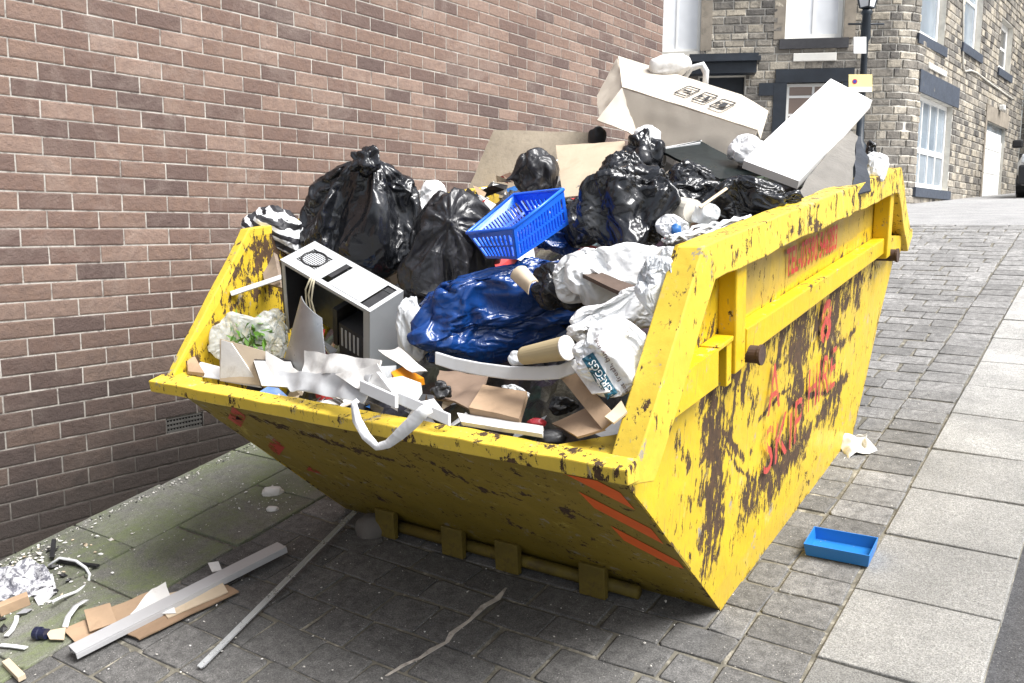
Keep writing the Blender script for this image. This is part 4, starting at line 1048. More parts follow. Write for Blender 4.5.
# dark folder of card lying on the bags
cr = T(sheet('dark_crate_lid', [at(659, 152, 3.85), at(700, 143, 3.98), at(762, 176, 3.85), at(720, 182, 3.55)], .012, simple('dark_green_board', (.006, .011, .011), .35, .4, 5, .1), 10, 10, amp=.003), 'dark green-black board lying between the black bags and the big carton', 'board')
sheet('board_rim', [at(659, 151, 3.84), at(661, 149, 3.9), at(702, 141.5, 4.0), at(700, 144, 3.95)], .006, MPVC, 6, 1, parent=cr)
# --- blue bag and white bags
T(bag('refuse_sack', (410, 258, 612, 370), 2.5, MBLUE, seed=11, depth=.55, roll=22, amp=1.5, lump=.22, knot=(.3, -.7, .65), neck=.04, sq=.8), 'big shiny blue sack sprawled across the middle of the heap', 'bag')
T(bag('bin_bag', (530, 262, 592, 312), 2.48, MBAG, seed=12, depth=.5, roll=-40, amp=1.6, lump=.3, sub=5), 'black plastic crumpled over the right end of the blue sack', 'bag', GB_)
T(bag('refuse_sack', (534, 228, 582, 256), 2.85, MBLUE, seed=13, depth=.7, amp=1.6, sub=5, roll=20), 'dark blue plastic under the blue basket', 'bag')
T(bag('carrier_bag', (552, 244, 688, 310), 2.5, MWB, seed=14, depth=.6, roll=-8, amp=1.1, lump=.22), 'big white bag of soft waste below the torn black bag', 'bag', GW)
T(bag('carrier_bag', (566, 286, 660, 345), 2.3, MWB, seed=16, depth=.55, roll=10, amp=.9, lump=.2), 'puffed white bag resting on the slatted white carrier near the rim', 'bag', GW)
T(bag('carrier_bag', (634, 255, 690, 330), 2.26, MWB2, seed=17, depth=.5, roll=30, amp=1.3, lump=.2), 'thin greyish white bag stretched along the inside of the near rim', 'bag', GW)
T(sheet('wood_offcut', [at(567, 270, 2.42), at(580, 268, 2.45), at(635, 289, 2.40), at(622, 296, 2.34)], .012, simple('dark_brown_board', (.09, .06, .045), .7, .3, 8), 8, 4, amp=.004), 'dark brown slat poking out between the white bags', 'slat')
# printed carrier bag
pb = bag('carrier_bag', (572, 314, 652, 398), 2.10, MWB, seed=18, depth=.6, roll=-38, amp=.8, lump=.12)
T(pb, 'white carrier bag with teal printed band beside the near rim', 'bag', GW)
def text_on(obj, txt, px, py, ang, h, mat, width=None, name='printed_words', lift=.004):
    """flat print laid on the bag where the line through the given point meets it"""
    bpy.context.view_layer.update()
    me = obj.data; o0 = Vector(obj.location)
    from mathutils.bvhtree import BVHTree
    bv = BVHTree.FromPolygons([v.co+o0 for v in me.vertices], [tuple(p.vertices) for p in me.polygons])
    d = Vector(nrm(ray(px, py))); h_, n__, _, _ = bv.ray_cast(Vector(CAM), d)
    if h_ is None: return None
    ex = RI*math.cos(ang)-UP*math.sin(ang); nn = nrm(-F)
    t = text3d(txt, name, np.zeros(3), np.array([1., 0, 0]), np.array([0, 1., 0]), h, mat, obj, width=width)
    ez = np.cross(nn, ex); vs = []
    c = np.array(t.location)+np.array(wloc(obj)) if False else None
    co = np.array([v.co[:2] for v in t.data.vertices]); mn = co.min(0); co = co-mn; co[:, 0] -= co[:, 0].max()/2; co[:, 1] -= co[:, 1].max()/2
    for x, y in co:
        p = np.array(h_)+ex*x+ez*y; q = p+nn*.3; hh, n3, _, _ = bv.ray_cast(Vector(q), Vector(-nn))
        vs.append((np.array(hh)+nn*lift) if hh is not None and (np.array(hh)-p) @ nn > -.06 else p)
    vs = np.array(vs)
    t.location = (0, 0, 0)
    for v_, p in zip(t.data.vertices, vs): v_.co = Vector(p-np.array(o0))
    t.data.update(); return t
MTEAL = simple('teal_print', (.01, .09, .14), .4, .05); MBRP = simple('brown_print', (.10, .05, .04), .5); MWHP = simple('white_print', (.85, .87, .88), .4)
def band_on(obj, px, py, ang, L_, h, mat):
    from mathutils.bvhtree import BVHTree
    me = obj.data; o0 = Vector(obj.location); bv = BVHTree.FromPolygons([v.co+o0 for v in me.vertices], [tuple(p.vertices) for p in me.polygons])
    h_, _, _, _ = bv.ray_cast(Vector(CAM), Vector(nrm(ray(px, py)))); 
    if h_ is None: return
    nn = nrm(-F); ex = RI*math.cos(ang)-UP*math.sin(ang); ez = np.cross(nn, ex); vs = []; n_ = 16
    for j in range(5):
        for i in range(n_+1):
            p = np.array(h_)+ex*(i/n_-.5)*L_+ez*(j/4-.5)*h; hh, _, _, _ = bv.ray_cast(Vector(p+nn*.3), Vector(-nn))
            vs.append((np.array(hh)+nn*.003) if hh is not None and abs((np.array(hh)-p) @ nn) < .06 else p)
    newobj('printed_band', vs, [(j*(n_+1)+i, j*(n_+1)+i+1, (j+1)*(n_+1)+i+1, (j+1)*(n_+1)+i) for j in range(4) for i in range(n_)], mat, obj)
AN = R(58)
band_on(pb, 600, 376, AN, .115, .030, MTEAL)
text_on(pb, 'GREGGS', 600.5, 376, AN+math.pi, .017, MWHP, width=.085, lift=.006)
text_on(pb, 'eat fresh, buy ing', 611, 366, AN+math.pi, .014, MBRP, width=.15, lift=.004)
# --- blue basket
bk = empty('blue_basket', at(518, 240, 2.9), 'bright blue slotted plastic basket tipped on top of the blue sack', 'basket')
L_, N_b, R_ = at(467, 233, 2.56), at(513, 228, 2.42), at(563, 189.5, 2.66); B_ = L_+R_-N_b+UP*.012
Lb, Nb, Rb = at(487, 258, 2.58), at(517, 259, 2.47), at(568, 224, 2.70); Bb = Lb+Rb-Nb
MBK = simple('blue_plastic', (.015, .14, .80), .3, .08, 4, .05)
def slotted(a, b, c, d, n, name):   # a,b top edge; d,c bottom edge
    a, b, c, d = map(np.array, (a, b, c, d)); nn = nrm(np.cross(b-a, d-a))*.0022; mb = MB()
    def q(s, t): return a*(1-s)*(1-t)+b*s*(1-t)+c*s*t+d*(1-s)*t
    def pl(s0, s1, t0, t1): P = [q(s0, t0), q(s1, t0), q(s1, t1), q(s0, t1)]; mb.hexa([p-nn for p in P]+[p+nn for p in P])
    pl(0, 1, 0, .2); pl(0, 1, .52, .58); pl(0, 1, .9, 1); pl(0, .05, .2, .52); pl(.95, 1, .2, .52); pl(0, .05, .58, .9); pl(.95, 1, .58, .9)
    for i in range(1, n):
        s = .05+.9*i/n; wd_ = .24/n; pl(s-wd_, s+wd_, .2, .52); pl(s-wd_, s+wd_, .58, .9)
    mb.build(name, MBK, bk)
slotted(L_, N_b, Nb, Lb, 9, 'end_wall'); slotted(N_b, R_, Rb, Nb, 16, 'side_wall'); slotted(R_, B_, Bb, Rb, 9, 'end_wall'); slotted(B_, L_, Lb, Bb, 16, 'side_wall')
mb = MB(); mb.add([Lb, Nb, Rb, Bb, Lb+UP*.003, Nb+UP*.003, Rb+UP*.003, Bb+UP*.003], [(3, 2, 1, 0), (4, 5, 6, 7), (0, 1, 5, 4), (1, 2, 6, 5), (2, 3, 7, 6), (3, 0, 4, 7)]); mb.build('base', MBK, bk)
mb = MB(); ring = [L_, N_b, R_, B_, L_]; mb.tube(ring, .006, 8, cap=False); mb.build('rim', MBK, bk, smooth=True)
# --- computer case
T1c = at(280, 259.5, 2.3); lx, ly, lz = .4255, .165, .32
ex_ = np.array([.91933728, .09814946, -.38103234]); ey_ = np.array([.05712407, .9248356, .37605313]); ez_ = np.array([.38930168, -.36748578, .84462915])
pc = empty('computer_case', T1c-ez_*lz, 'open grey computer case with a round fan grille on its upper face', 'computer case')
def pp(x, y, z): return T1c+ex_*x*lx+ey_*y*ly-ez_*z*lz
def cbox(mb, x0, x1, y0, y1, z0, z1): mb.hexa([pp(x0, y0, z1), pp(x1, y0, z1), pp(x1, y1, z1), pp(x0, y1, z1), pp(x0, y0, z0), pp(x1, y0, z0), pp(x1, y1, z0), pp(x0, y1, z0)])
# rear plate (upper face) with openings, as strips
def plate_holes(holes, name, fr):
    xs = sorted({0, 1, *[h[0] for h in holes], *[h[1] for h in holes]}); ys_ = sorted({0, 1, *[h[2] for h in holes], *[h[3] for h in holes]}); mb = MB()
    for i in range(len(xs)-1):
        for j in range(len(ys_)-1):
            xm, ym = (xs[i]+xs[i+1])/2, (ys_[j]+ys_[j+1])/2
            if any(h[0] < xm < h[1] and h[2] < ym < h[3] for h in holes): continue
            cbox(mb, xs[i], xs[i+1], ys_[j], ys_[j+1], 0, .006)
    return mb.build(name, MGC, pc)
MGC = simple('pale_grey_case_steel', (.42, .43, .44), .35, .04, 5, .03, 20, dirt=(.4, .39, .37), dirt_amt=.25)
plate_holes([(.08, .30, .25, .78), (.42, .50, .12, .86), (.86, .96, .08, .92)], 'rear_plate', None)
mb = MB()
for i in range(11):
    x = .09+.2*i/10; r_ = math.sqrt(max(0, .25-((x-.19)/.21)**2)); 
    if r_ > .03: cbox(mb, x-.004, x+.004, .515-r_*.52, .515+r_*.52, .004, .012)
for i in range(9):
    y = .30+.43*i/8; cbox(mb, .085, .295, y-.008, y+.008, .006, .012)
mb.build('fan_grille', MGRY, pc)
mb = MB(); seg = [pp(.19+.105*math.cos(a), .515+.26*math.sin(a), -.004) for a in np.linspace(0, 2*math.pi, 25)]; mb.tube(seg, .0035, 6, cap=False); mb.build('grille_ring', MDARK, pc, smooth=True)
mb = MB(); cbox(mb, .54, .83, .1, .9, -.006, -.001); mb.build('blanking_plate', MGC, pc)
mb = MB(); cbox(mb, .43, .47, .3, .85, .0, .03); mb.build('slot_cover', MDARK, pc); mb = MB(); cbox(mb, .87, .95, .12, .9, .015, .03); mb.build('slot_cover', MDARK, pc)
mb = MB(); cbox(mb, 0, 1, .985, 1, .007, 1); mb.build('side_panel', MGC, pc)
mb = MB(); cbox(mb, .985, 1, 0, .984, .007, 1); mb.build('top_panel', simple('shaded_case_steel', (.36, .38, .40), .35, .05, 5, .03), pc)
mb = MB(); cbox(mb, 0, .015, 0, .984, .007, 1); mb.build('bottom_panel', MDARK, pc)
mb = MB(); cbox(mb, .016, .984, .75, .76, .007, 1); mb.build('motherboard_tray', simple('tray_steel', (.10, .11, .11), .4, .3, 8, metal=.5), pc)
mb = MB()
for a in ((0, .984, 0, .02, .007, .04), (.93, .984, -.0, .03, .04, 1.), (.016, .05, 0, .02, .04, 1.)): cbox(mb, *a)
mb.build('case_frame', MGC, pc)
mb = MB(); cbox(mb, .62, .9, .1, .7, .45, .98); cbox(mb, .55, .6, .1, .7, .3, .8); mb.build('drive_bay', MDARK, pc)
mb = MB()
for i in range(5): cbox(mb, .645+.045*i, .665+.045*i, .092, .098, .5, .75)
mb.build('drive_slot', MGRY, pc)
mb = MB()
for q in range(3):
    pts = [pp(.36+.02*q, -.02, .0), pp(.33+.03*q, -.10, .15+.05*q), pp(.36+.05*q, -.16, .4), pp(.42+.03*q, -.14, .62+.05*q), pp(.5+.05*q, -.12, .75+.06*q)]
    mb.tube([pts[0]+(p_-pts[0]) for p_ in pts], .0032, 6)
mb.build('wires', simple('pale_wire', (.6, .55, .4), .5), pc, smooth=True)
# bent metal sheet in front of the case
pts = []; 
T(sheet('steel_sheet', [at(298, 296, 2.12), at(318, 318, 2.10), at(322, 372, 2.04), at(276, 378, 2.05)], .004, MSTL, 12, 16, amp=.004, curl=.015), 'bent piece of bare sheet metal leaning on the computer case', 'sheet metal')
# left corner
zt = T(bag('striped_cloth', (247, 210, 305, 256), 2.58, None, cloth=False, seed=51, depth=.7, roll=-18, amp=1.5, lump=.25, cat='cloth'), 'black and white striped cloth draped over the corner by the wall', 'cloth')
kz = NT('zebra_cloth'); wv = kz.n('ShaderNodeTexWave'); wv.inputs['Scale'].default_value = 9; wv.inputs['Distortion'].default_value = 5; wv.inputs['Detail'].default_value = 3
mp_ = kz.n('ShaderNodeMapping'); mp_.inputs['Rotation'].default_value = (.4, .9, .5); kz.l(kz._tc.outputs['Object'] if kz._tc else kz.co(), mp_.inputs['Vector']); kz.l(mp_.outputs['Vector'], wv.inputs['Vector'])
kz.col(kz.mix(kz.ramp(wv.outputs['Fac'], .5, .62), (.02, .02, .025), (.75, .76, .78))); kz.rough(.6); zt.data.materials[0] = kz.m
T(sheet('paper_sheaf', [at(262, 252, 2.55), at(276, 248, 2.55), at(285, 290, 2.42), at(268, 285, 2.42)], .02, simple('old_folded_card', (.22, .17, .13), .8, .35, 12), 6, 8, amp=.006), 'dark folded wad of card behind the white stick by the wall', 'card')
mb = MB(); a, b = at(231, 294, 2.28), at(282, 277, 2.42); hv = nrm(np.cross(b-a, F))*.009; mb.ribbon([a, b], hv, .018); T(mb.build('white_stick', MPVC, bev=.002), 'thin white plastic strip poking left from the computer case', 'strip')
sl_ = T(bag('salad_bag', (208, 308, 288, 370), 2.22, MCLR, seed=52, depth=.6, amp=1.4, lump=.2, cat='bag'), 'clear plastic bag of green salad in the near left corner', 'bag')
mb = MB(); rs = np.random.RandomState(9); c0 = at(255, 337, 2.22)
for i in range(150):
    c = c0+RI*rs.randn()*.035+UP*(rs.randn()*.028)+F*(rs.randn()*.03-.01); a = nrm(rs.randn(3))*(.012+.02*rs.rand()); b = nrm(np.cross(a, rs.randn(3)))*(.003+.008*rs.rand())
    mb.add([c-a, c+b, c+a, c-b], [(0, 1, 2, 3)])
lf = mb.build('salad_leaves', simple('salad_green', (.10, .22, .03), .45, .5, 30), sl_)
# boards and boxes in the near left corner
T(sheet('board_offcut', [at(222, 339, 2.05), at(268, 352, 2.05), at(280, 388, 1.99), at(222, 381, 1.99)], .01, MCARD2, 6, 6, amp=.001), 'cream triangular card in front of the salad bag', 'card')
T(sheet('white_board', [at(222, 340, 2.035), at(232, 343, 2.035), at(262, 388, 1.985), at(221, 381, 1.985)], .004, MPAP, 6, 6, amp=.001), 'white card slanting against the cream card, near left corner', 'card')
T(sheet('wood_sliver', [at(184, 347, 2.1), at(190, 352, 2.1), at(204, 376, 2.0), at(188, 374, 2.0)], .012, MCARD, 4, 6, amp=.004, tear=.004), 'small brown offcut in the extreme near left corner of the skip', 'offcut')
mb = MB(); P = [at(199, 362, 2.06), at(222, 368, 2.04), at(220, 380, 2.0), at(196, 376, 2.0)]; mb.prism(P[::-1], F*.03); T(mb.build('plastic_tub', MPVC, bev=.004), 'small white plastic tub beside the brown offcut, left corner', 'tub')
cb = empty('small_carton', at(270, 372, 2.02), 'small open carton with a dark side beside the cream card', 'carton')
A_, B_c, C_, D_ = at(254, 361, 2.0), at(291, 362, 2.06), at(300, 388, 2.0), at(262, 386, 1.97)
sheet('front_flap', [A_, B_c, C_, D_], .003, MPAP, 4, 4, parent=cb); sheet('dark_side', [A_+UP*.002, at(251, 369, 2.06), at(259, 388, 2.02), D_], .003, MDARK, 4, 4, parent=cb); sheet('top_edge', [A_+UP*.004, B_c+UP*.004, at(291, 358, 2.1), at(256, 357, 2.08)], .003, MDARK, 4, 2, parent=cb)
T(sheet('white_packaging', [at(268, 352, 2.04), at(300, 372, 2.02), at(302, 392, 1.985), at(268, 384, 1.985)], .004, MPAP, 8, 8, amp=.014, tear=.006, seed=61), 'crumpled white card over the end lip, under the sheet metal', 'packaging')
T(sheet('white_packaging', [at(304, 350, 2.02), at(380, 360, 1.98), at(372, 380, 1.95), at(302, 372, 1.97)], .006, MPAP, 18, 8, amp=.02, fs=9, tear=.008, seed=62), 'long white crumpled packaging sleeve in front of the computer case', 'packaging')
T(sheet('foil_sheet', [at(276, 370, 1.97), at(372, 374, 1.955), at(360, 402, 1.91), at(284, 388, 1.93)], .003, simple('crumpled_silver_sheet', (.50, .51, .52), .45, .15, 8, .2), 20, 10, amp=.022, fs=8, tear=.01, seed=63), 'grey silvery sheet sagging over the end lip', 'sheet')
T(sheet('white_packaging', [at(335, 374, 1.95), at(378, 364, 1.97), at(396, 396, 1.93), at(356, 388, 1.92)], .004, MPAP, 8, 8, amp=.014, seed=64), 'folded white card lapping the end lip at its middle', 'packaging')
mb = MB(); a, b = at(361, 386, 1.925), at(397, 402, 1.91); mb.ribbon([a, b], UP*.017, .012); T(mb.build('plastic_angle', MPVC, bev=.002), 'short grey plastic channel lying on the end lip', 'channel')
mb = MB(); mb.ribbon([at(378, 372, 1.95), at(398, 398, 1.93)], RI*.006, .004); mb.ribbon([at(399, 398, 1.93), at(450, 420, 1.935)], UP*.016, .01); T(mb.build('plastic_angle', MPVC, bev=.002), 'longer white plastic channel resting at the middle of the end lip', 'channel')
mb = MB(); pts = [(358, 400), (354, 404), (357, 420), (366, 436), (377, 447), (388, 444), (400, 434), (413, 422), (424, 411), (434, 406)]
vv = [1.895, 1.885, 1.875, 1.865, 1.86, 1.86, 1.865, 1.875, 1.885, 1.92]; hw = [.006, .009, .013, .013, .010, .012, .016, .018, .016, .012]
P = [at(x, y, q) for (x, y), q in zip(pts, vv)]
Q = []; HW = []
for i in range(len(P)-1):
    for t in (0, .33, .66): Q.append(P[i]*(1-t)+P[i+1]*t); HW.append(hw[i]*(1-t)+hw[i+1]*t)
HH = []
for i in range(len(Q)):
    t = nrm(Q[min(i+1, len(Q)-1)]-Q[max(0, i-1)]); HH.append(nrm(np.cross(t, F)+.25*F*math.sin(i))*HW[i])
mb.ribbon(Q, HH, .004); T(mb.build('plastic_strap', MWB, smooth=True), 'white plastic bag handle dangling in a loop over the end lip', 'strap')
# book and box by the case
ob = empty('orange_box', at(405, 376, 2.05), 'orange and white packet below the corner of the computer case', 'packet')
mb = MB(); mb.prism([at(391, 372, 2.06), at(404, 366, 2.1), at(424, 378, 2.08), at(398, 383, 2.02)], -E3*.02); mb.build('orange_cover', simple('orange_print', (.75, .28, .01), .4), ob)
mb = MB(); mb.prism([at(378, 380, 2.0), at(402, 376, 2.03), at(421, 383, 2.03), at(411, 398, 1.97), at(390, 392, 1.96)], -E3*.03); mb.build('white_side', MPAP, ob)
T(bag('carrier_bag', (396, 296, 432, 362), 2.3, MWB2, seed=65, depth=.5, roll=8, amp=1.3, sub=5, lump=.2), 'thin white bag squeezed between the computer case and blue sack', 'bag', GW)
T(sheet('white_packaging', [at(378, 350, 2.14), at(398, 346, 2.15), at(428, 372, 2.06), at(412, 372, 2.04)], .004, MPAP, 8, 6, amp=.016, seed=66), 'white paper tongue below the near corner of the computer case', 'packaging')
for i, (x0, y0, x1, y1, v_, m_, lab) in enumerate(((430, 380, 452, 400, 2.04, MDARK, 'crumpled black film scrap left of the dark brown cardboard'), (500, 384, 530, 400, 2.16, MWB2, 'greyish crumpled film behind the brown carton'), (548, 396, 580, 416, 2.12, MDARK, 'dark crumpled film in the hollow under the bowed strip'), (330, 385, 352, 398, 1.99, MCLR, 'clear film scrap tucked under the silvery sheet'))):
    T(bag('film_scrap', (x0, y0, x1, y1), v_, m_, seed=200+i, amp=1.8, sub=5, depth=.7, lump=.3), lab, 'film')
# long curved trim, cup, cards at the front right
mb = MB(); cu_ = [(436, 358), (455, 364), (480, 369), (510, 373), (540, 373.5), (560, 372), (576, 366)]
mb.ribbon([at(x, y, 2.10) for i, (x, y) in enumerate(cu_)], UP*.018, .012); T(mb.build('curved_trim', MPVC, smooth=False, bev=.003), 'long bowed white plastic strip in front of the blue sack', 'strip')
cp_ = empty('paper_cup', at(550, 352, 2.12), 'beige paper cup lying on the bowed white strip', 'cup')
a, b = at(523, 356, 2.10), at(566, 348, 2.09); mb = MB(); mb.tube([a, a+(b-a)*.04, b], [.022, .024, .031], 24); mb.build('cup_body', simple('beige_card', (.42, .34, .20), .5, .05, 3, .05), cp_, smooth=False)
dx = nrm(b-a); mb = MB(); mb.tube([b+dx*.0005, b+dx*.004], [.032, .032], 24); mb.build('cup_lid', MPAP, cp_)
cc = a+(b-a)*.35-F*.0285; mb = MB(); bz = nrm(np.cross(F, dx)); mb.box(cc, dx*.026, bz*.009, F*.004); mb.build('printed_patch', MPAP, cp_)
T(bag('paper_scrap', (508, 350, 528, 366), 2.14, MWB2, seed=67, amp=1., sub=4, cat='paper'), 'tiny crumpled white tissue at the narrow end of the cup', 'paper')
cf = T(sheet('cardboard_flap', [at(556, 372, 2.12), at(571, 365, 2.13), at(618, 418, 2.02), at(604, 430, 2.0)], .008, MCARD, 6, 12, amp=.006, seed=68), 'brown cardboard flap folded down under the printed carrier bag', 'cardboard')
T(sheet('white_packaging', [at(570, 364, 2.10), at(588, 362, 2.10), at(610, 392, 2.03), at(592, 394, 2.03)], .004, MPAP, 6, 8, amp=.005, seed=69), 'white torn card under the teal printed band', 'packaging')
T(sheet('cardboard_flap', [at(440, 372, 2.2), at(488, 376, 2.2), at(478, 412, 2.02), at(434, 396, 2.05)], .006, simple('dark_brown_card', (.20, .14, .10), .8, .2, 6), 10, 10, amp=.012, seed=70, fs=9), 'dark brown cardboard below the left end of the bowed strip', 'cardboard')
T(sheet('cardboard_flap', [at(484, 390, 2.12), at(528, 398, 2.12), at(520, 424, 2.0), at(470, 413, 2.0)], .02, MCARD, 8, 8, amp=.006, seed=71), 'brown carton lying behind the flat white board at the end lip', 'cardboard')
T(sheet('cardboard_flap', [at(553, 424, 2.07), at(590, 408, 2.10), at(606, 430, 2.0), at(578, 438, 1.975)], .006, MCARD, 8, 8, amp=.005, tear=.006, seed=72), 'brown card scrap in the near right corner of the skip', 'cardboard')
T(sheet('white_board', [at(458, 416, 2.0), at(544, 430, 2.0), at(543, 438, 1.965), at(462, 425, 1.965)], .012, MPAP, 12, 4, amp=.002, seed=73), 'flat white board lying along the end lip', 'board')
T(sheet('white_packaging', [at(420, 402, 1.98), at(434, 399, 2.0), at(444, 412, 1.96), at(428, 412, 1.94)], .004, MPAP, 5, 5, amp=.004, seed=74), 'small grey paper flap just left of the flat white board', 'packaging')
T(bag('crisp_packet', (527, 418, 546, 428), 2.04, simple('red_foil', (.40, .03, .04), .3, .4, 20), seed=75, amp=1.6, sub=4, cat='wrapper'), 'small red wrapper by the right end of the flat white board', 'wrapper')
T(bag('crisp_packet', (480, 396, 494, 408), 2.1, simple('red_foil', (.40, .03, .04), .3, .4, 20), seed=76, amp=1.6, sub=4, cat='wrapper'), 'small red wrapper beside the brown carton', 'wrapper')
T(bag('bin_bag', (535, 430, 566, 446), 2.0, MDARK, seed=77, amp=1.5, sub=4), 'scrap of black plastic at the right end of the lip', 'bag', GB_)
T(sheet('white_packaging', [at(604, 418, 1.99), at(622, 402, 2.05), at(626, 412, 2.02), at(612, 424, 1.98)], .006, MCARD2, 5, 5, amp=.006, tear=.005, seed=78), 'pale torn card against the near rim below the printed carrier bag', 'packaging')
# bits near the middle right
mb = MB(); a, b = at(657, 204, 2.95), at(693, 211, 2.85); mb.tube([a, b], .036, 20); T(mb.build('white_tube', simple('cream_card', (.66, .62, .54), .6, .05)), 'short fat cream cardboard tube between the black bags', 'tube')
bt = T(bag('clear_bottle', (692, 203, 720, 226), 2.85, PB('clear_plastic', (.75, .78, .80), rough=.1, alpha=.6), seed=80, amp=.7, sub=5, cat='bottle', depth=1.), 'crushed clear plastic tub at the end of the cream tube', 'bottle')
T(sheet('wood_stick', [at(699, 206, 2.8), at(701, 208, 2.8), at(728, 189, 2.95), at(726, 187, 2.95)], .004, MCARD2, 4, 1), 'thin pale stick leaning over the crushed clear tub', 'stick')
mb = MB(); rs = np.random.RandomState(12)
for q in range(9):
    p0 = at(662+rs.rand()*10, 234+rs.rand()*10, 2.5); pts = [p0]
    for i in range(1, 9): pts.append(at(664+10.5*i+rs.randn()*2.5, 243-3.1*i+rs.randn()*3., 2.5+.045*i))
    mb.tube(pts, .0045, 6)
T(mb.build('white_cables', MPVC, smooth=True), 'tangle of white cables along the inside of the near rim', 'cables')
T(bag('blue_wrapper', (671, 224, 681, 236), 2.75, simple('blue_wrapper', (.03, .14, .40), .4), seed=81, amp=1.3, sub=4, cat='wrapper'), 'small blue wrapper behind the tangle of white cables', 'wrapper')
T(bag('carrier_bag', (655, 214, 690, 240), 2.78, MWB, seed=82, amp=1.5, sub=5), 'crumpled white bag below the cream tube', 'bag', GW)
T(bag('clear_bag', (660, 246, 686, 266), 2.42, PB('clear_plastic', (.75, .78, .80), rough=.1, alpha=.6), seed=83, amp=1.4, sub=5), 'scrap of clear plastic at the bend of the near rim', 'bag')
# brown cup and cloth by the blue sack
mb = MB(); pts = [at(510, 275, 2.36), at(518, 268, 2.38), at(530, 272, 2.34)]; T(sheet('brown_card_tube', [at(508, 272, 2.34), at(524, 262, 2.38), at(536, 276, 2.34), at(526, 289, 2.30)], .006, MCARD2, 10, 10, amp=.012, curl=.02, seed=84), 'torn brown paper sleeve on top of the blue sack', 'paper')

# ---------------------------------------------------------------- litter on the ground
def gp(px, py, h=.012): return onground(px, py, h)
ty = empty('blue_tray', gp(840, 553, .008), 'empty shallow blue plastic tray lying on the cobbles beside the kerb', 'tray')
a, b, c = gp(805, 553, .008), gp(867, 565, .008), gp(876, 550, .008); a = gp(806, 555, .009); b = gp(868, 567, .009); d_ = a+(c-b); hx = nrm(b-a); hy = nrm(c-b)
hz_ = E3; H_ = .046; MTR = simple('blue_tray_plastic', (.02, .17, .50), .35, .06, 4, .05); mb = MB(); mb.prism([a, b, c, d_], hz_*.004); mb.build('base', MTR, ty)
lean = .006
for p, q, nme in ((a, b, 'side_wall'), (b, c, 'end_wall'), (c, d_, 'side_wall'), (d_, a, 'end_wall')):
    t = nrm(q-p); o_ = np.cross(t, hz_); mb = MB(); mb.hexa([p-o_*.003, q-o_*.003, q+o_*.0, p+o_*.0, p-o_*.003+o_*lean+hz_*H_-t*lean, q-o_*.003+o_*lean+hz_*H_+t*lean, q+o_*lean+hz_*H_+t*lean, p+o_*lean+hz_*H_-t*lean]); mb.build(nme, MTR, ty)
T(sheet('litter_paper', [gp(838, 436, .05), gp(862, 428, .09), gp(874, 446, .03), gp(842, 457, .015)], .003, MPAP, 18, 18, amp=.045, fs=13, tear=.03, seed=90), 'crumpled white litter lying against the foot of the skip', 'litter')
T(bag('litter_scrap', (850, 454, 857, 460), 3.92, MPAP, seed=91, amp=1.5, sub=3, cat='litter'), 'tiny white scrap in front of the crumpled white litter', 'litter')
# cards, then plank and trim
T(sheet('cardboard_piece', [gp(62, 630, .02), gp(150, 592, .035), gp(168, 615, .022), gp(75, 642, .016)], .006, MCARD, 10, 8, amp=.006, seed=92, tear=.006), 'flattened brown cardboard at the left under the long grey plank', 'cardboard')
T(sheet('cardboard_piece', [gp(122, 632, .02), gp(225, 585, .025), gp(238, 592, .02), gp(140, 640, .016)], .005, simple('dark_card', (.24, .16, .10), .8, .2), 10, 4, amp=.004, seed=93, tear=.006), 'dark brown cardboard strip sticking out right of the plank', 'cardboard')
T(sheet('cardboard_piece', [gp(150, 598, .032), gp(222, 582, .034), gp(228, 592, .03), gp(168, 618, .026)], .004, MCARD2, 8, 6, amp=.004, seed=94), 'pale cardboard flap under the middle of the long plank', 'cardboard')
T(sheet('cardboard_piece', [gp(84, 610, .05), gp(110, 603, .06), gp(117, 622, .034), gp(90, 632, .03)], .003, MCARD, 6, 6, amp=.004, seed=95), 'small upturned brown card flap at the left of the plank', 'cardboard')
T(sheet('paper_sheet', [gp(152, 588, .05), gp(166, 582, .05), gp(176, 612, .036), gp(130, 614, .036)], .003, MPAP, 8, 8, amp=.01, seed=96, tear=.006), 'white torn paper trapped under the long plank', 'paper')
T(sheet('paper_sheet', [gp(208, 563, .05), gp(218, 561, .06), gp(222, 570, .04), gp(212, 572, .04)], .003, MPAP, 4, 4, amp=.006, seed=97), 'small white scrap poking out behind the long plank', 'paper')
a, b = gp(72, 650, .042), gp(282, 545, .050); t = nrm(b-a); sdv = nrm(np.cross(E3, t)); mb = MB()
hwid = .034
mb.box((a+b)/2, (b-a)/2, sdv*hwid, E3*.003)
for sg in (-1, 1): mb.box((a+b)/2+sdv*hwid*sg*.97-E3*.012, (b-a)/2, sdv*.002, E3*.009)
mb.box((a+b)/2-E3*.009, (b-a)/2, sdv*.002, E3*.006)
T(mb.build('plank', simple('pale_grey_upvc', (.40, .40, .41), .4, .05, 4, .08, dirt=(.36, .35, .34), dirt_amt=.35), bev=.001), 'long pale grey plastic plank lying across cardboard on the left', 'plank')
a, b = gp(201, 668, .014), gp(356, 512, .03); t = nrm(b-a); sdv = nrm(np.cross(E3, t)); mb = MB()
for sg in (-1, 1): mb.hexa([a-E3*.004, b-E3*.004, b+sdv*sg*.013+E3*.004, a+sdv*sg*.013+E3*.004, a, b, b+sdv*sg*.013+E3*.008, a+sdv*sg*.013+E3*.008] if sg > 0 else [a+sdv*sg*.013+E3*.004, b+sdv*sg*.013+E3*.004, b-E3*.004, a-E3*.004, a+sdv*sg*.013+E3*.008, b+sdv*sg*.013+E3*.008, b, a])
T(mb.build('metal_strip', simple('aluminium_trim', (.62, .64, .66), .3, .08, 6, .02, metal=.6)), 'thin angled aluminium strip lying on the cobbles before the skip', 'strip')
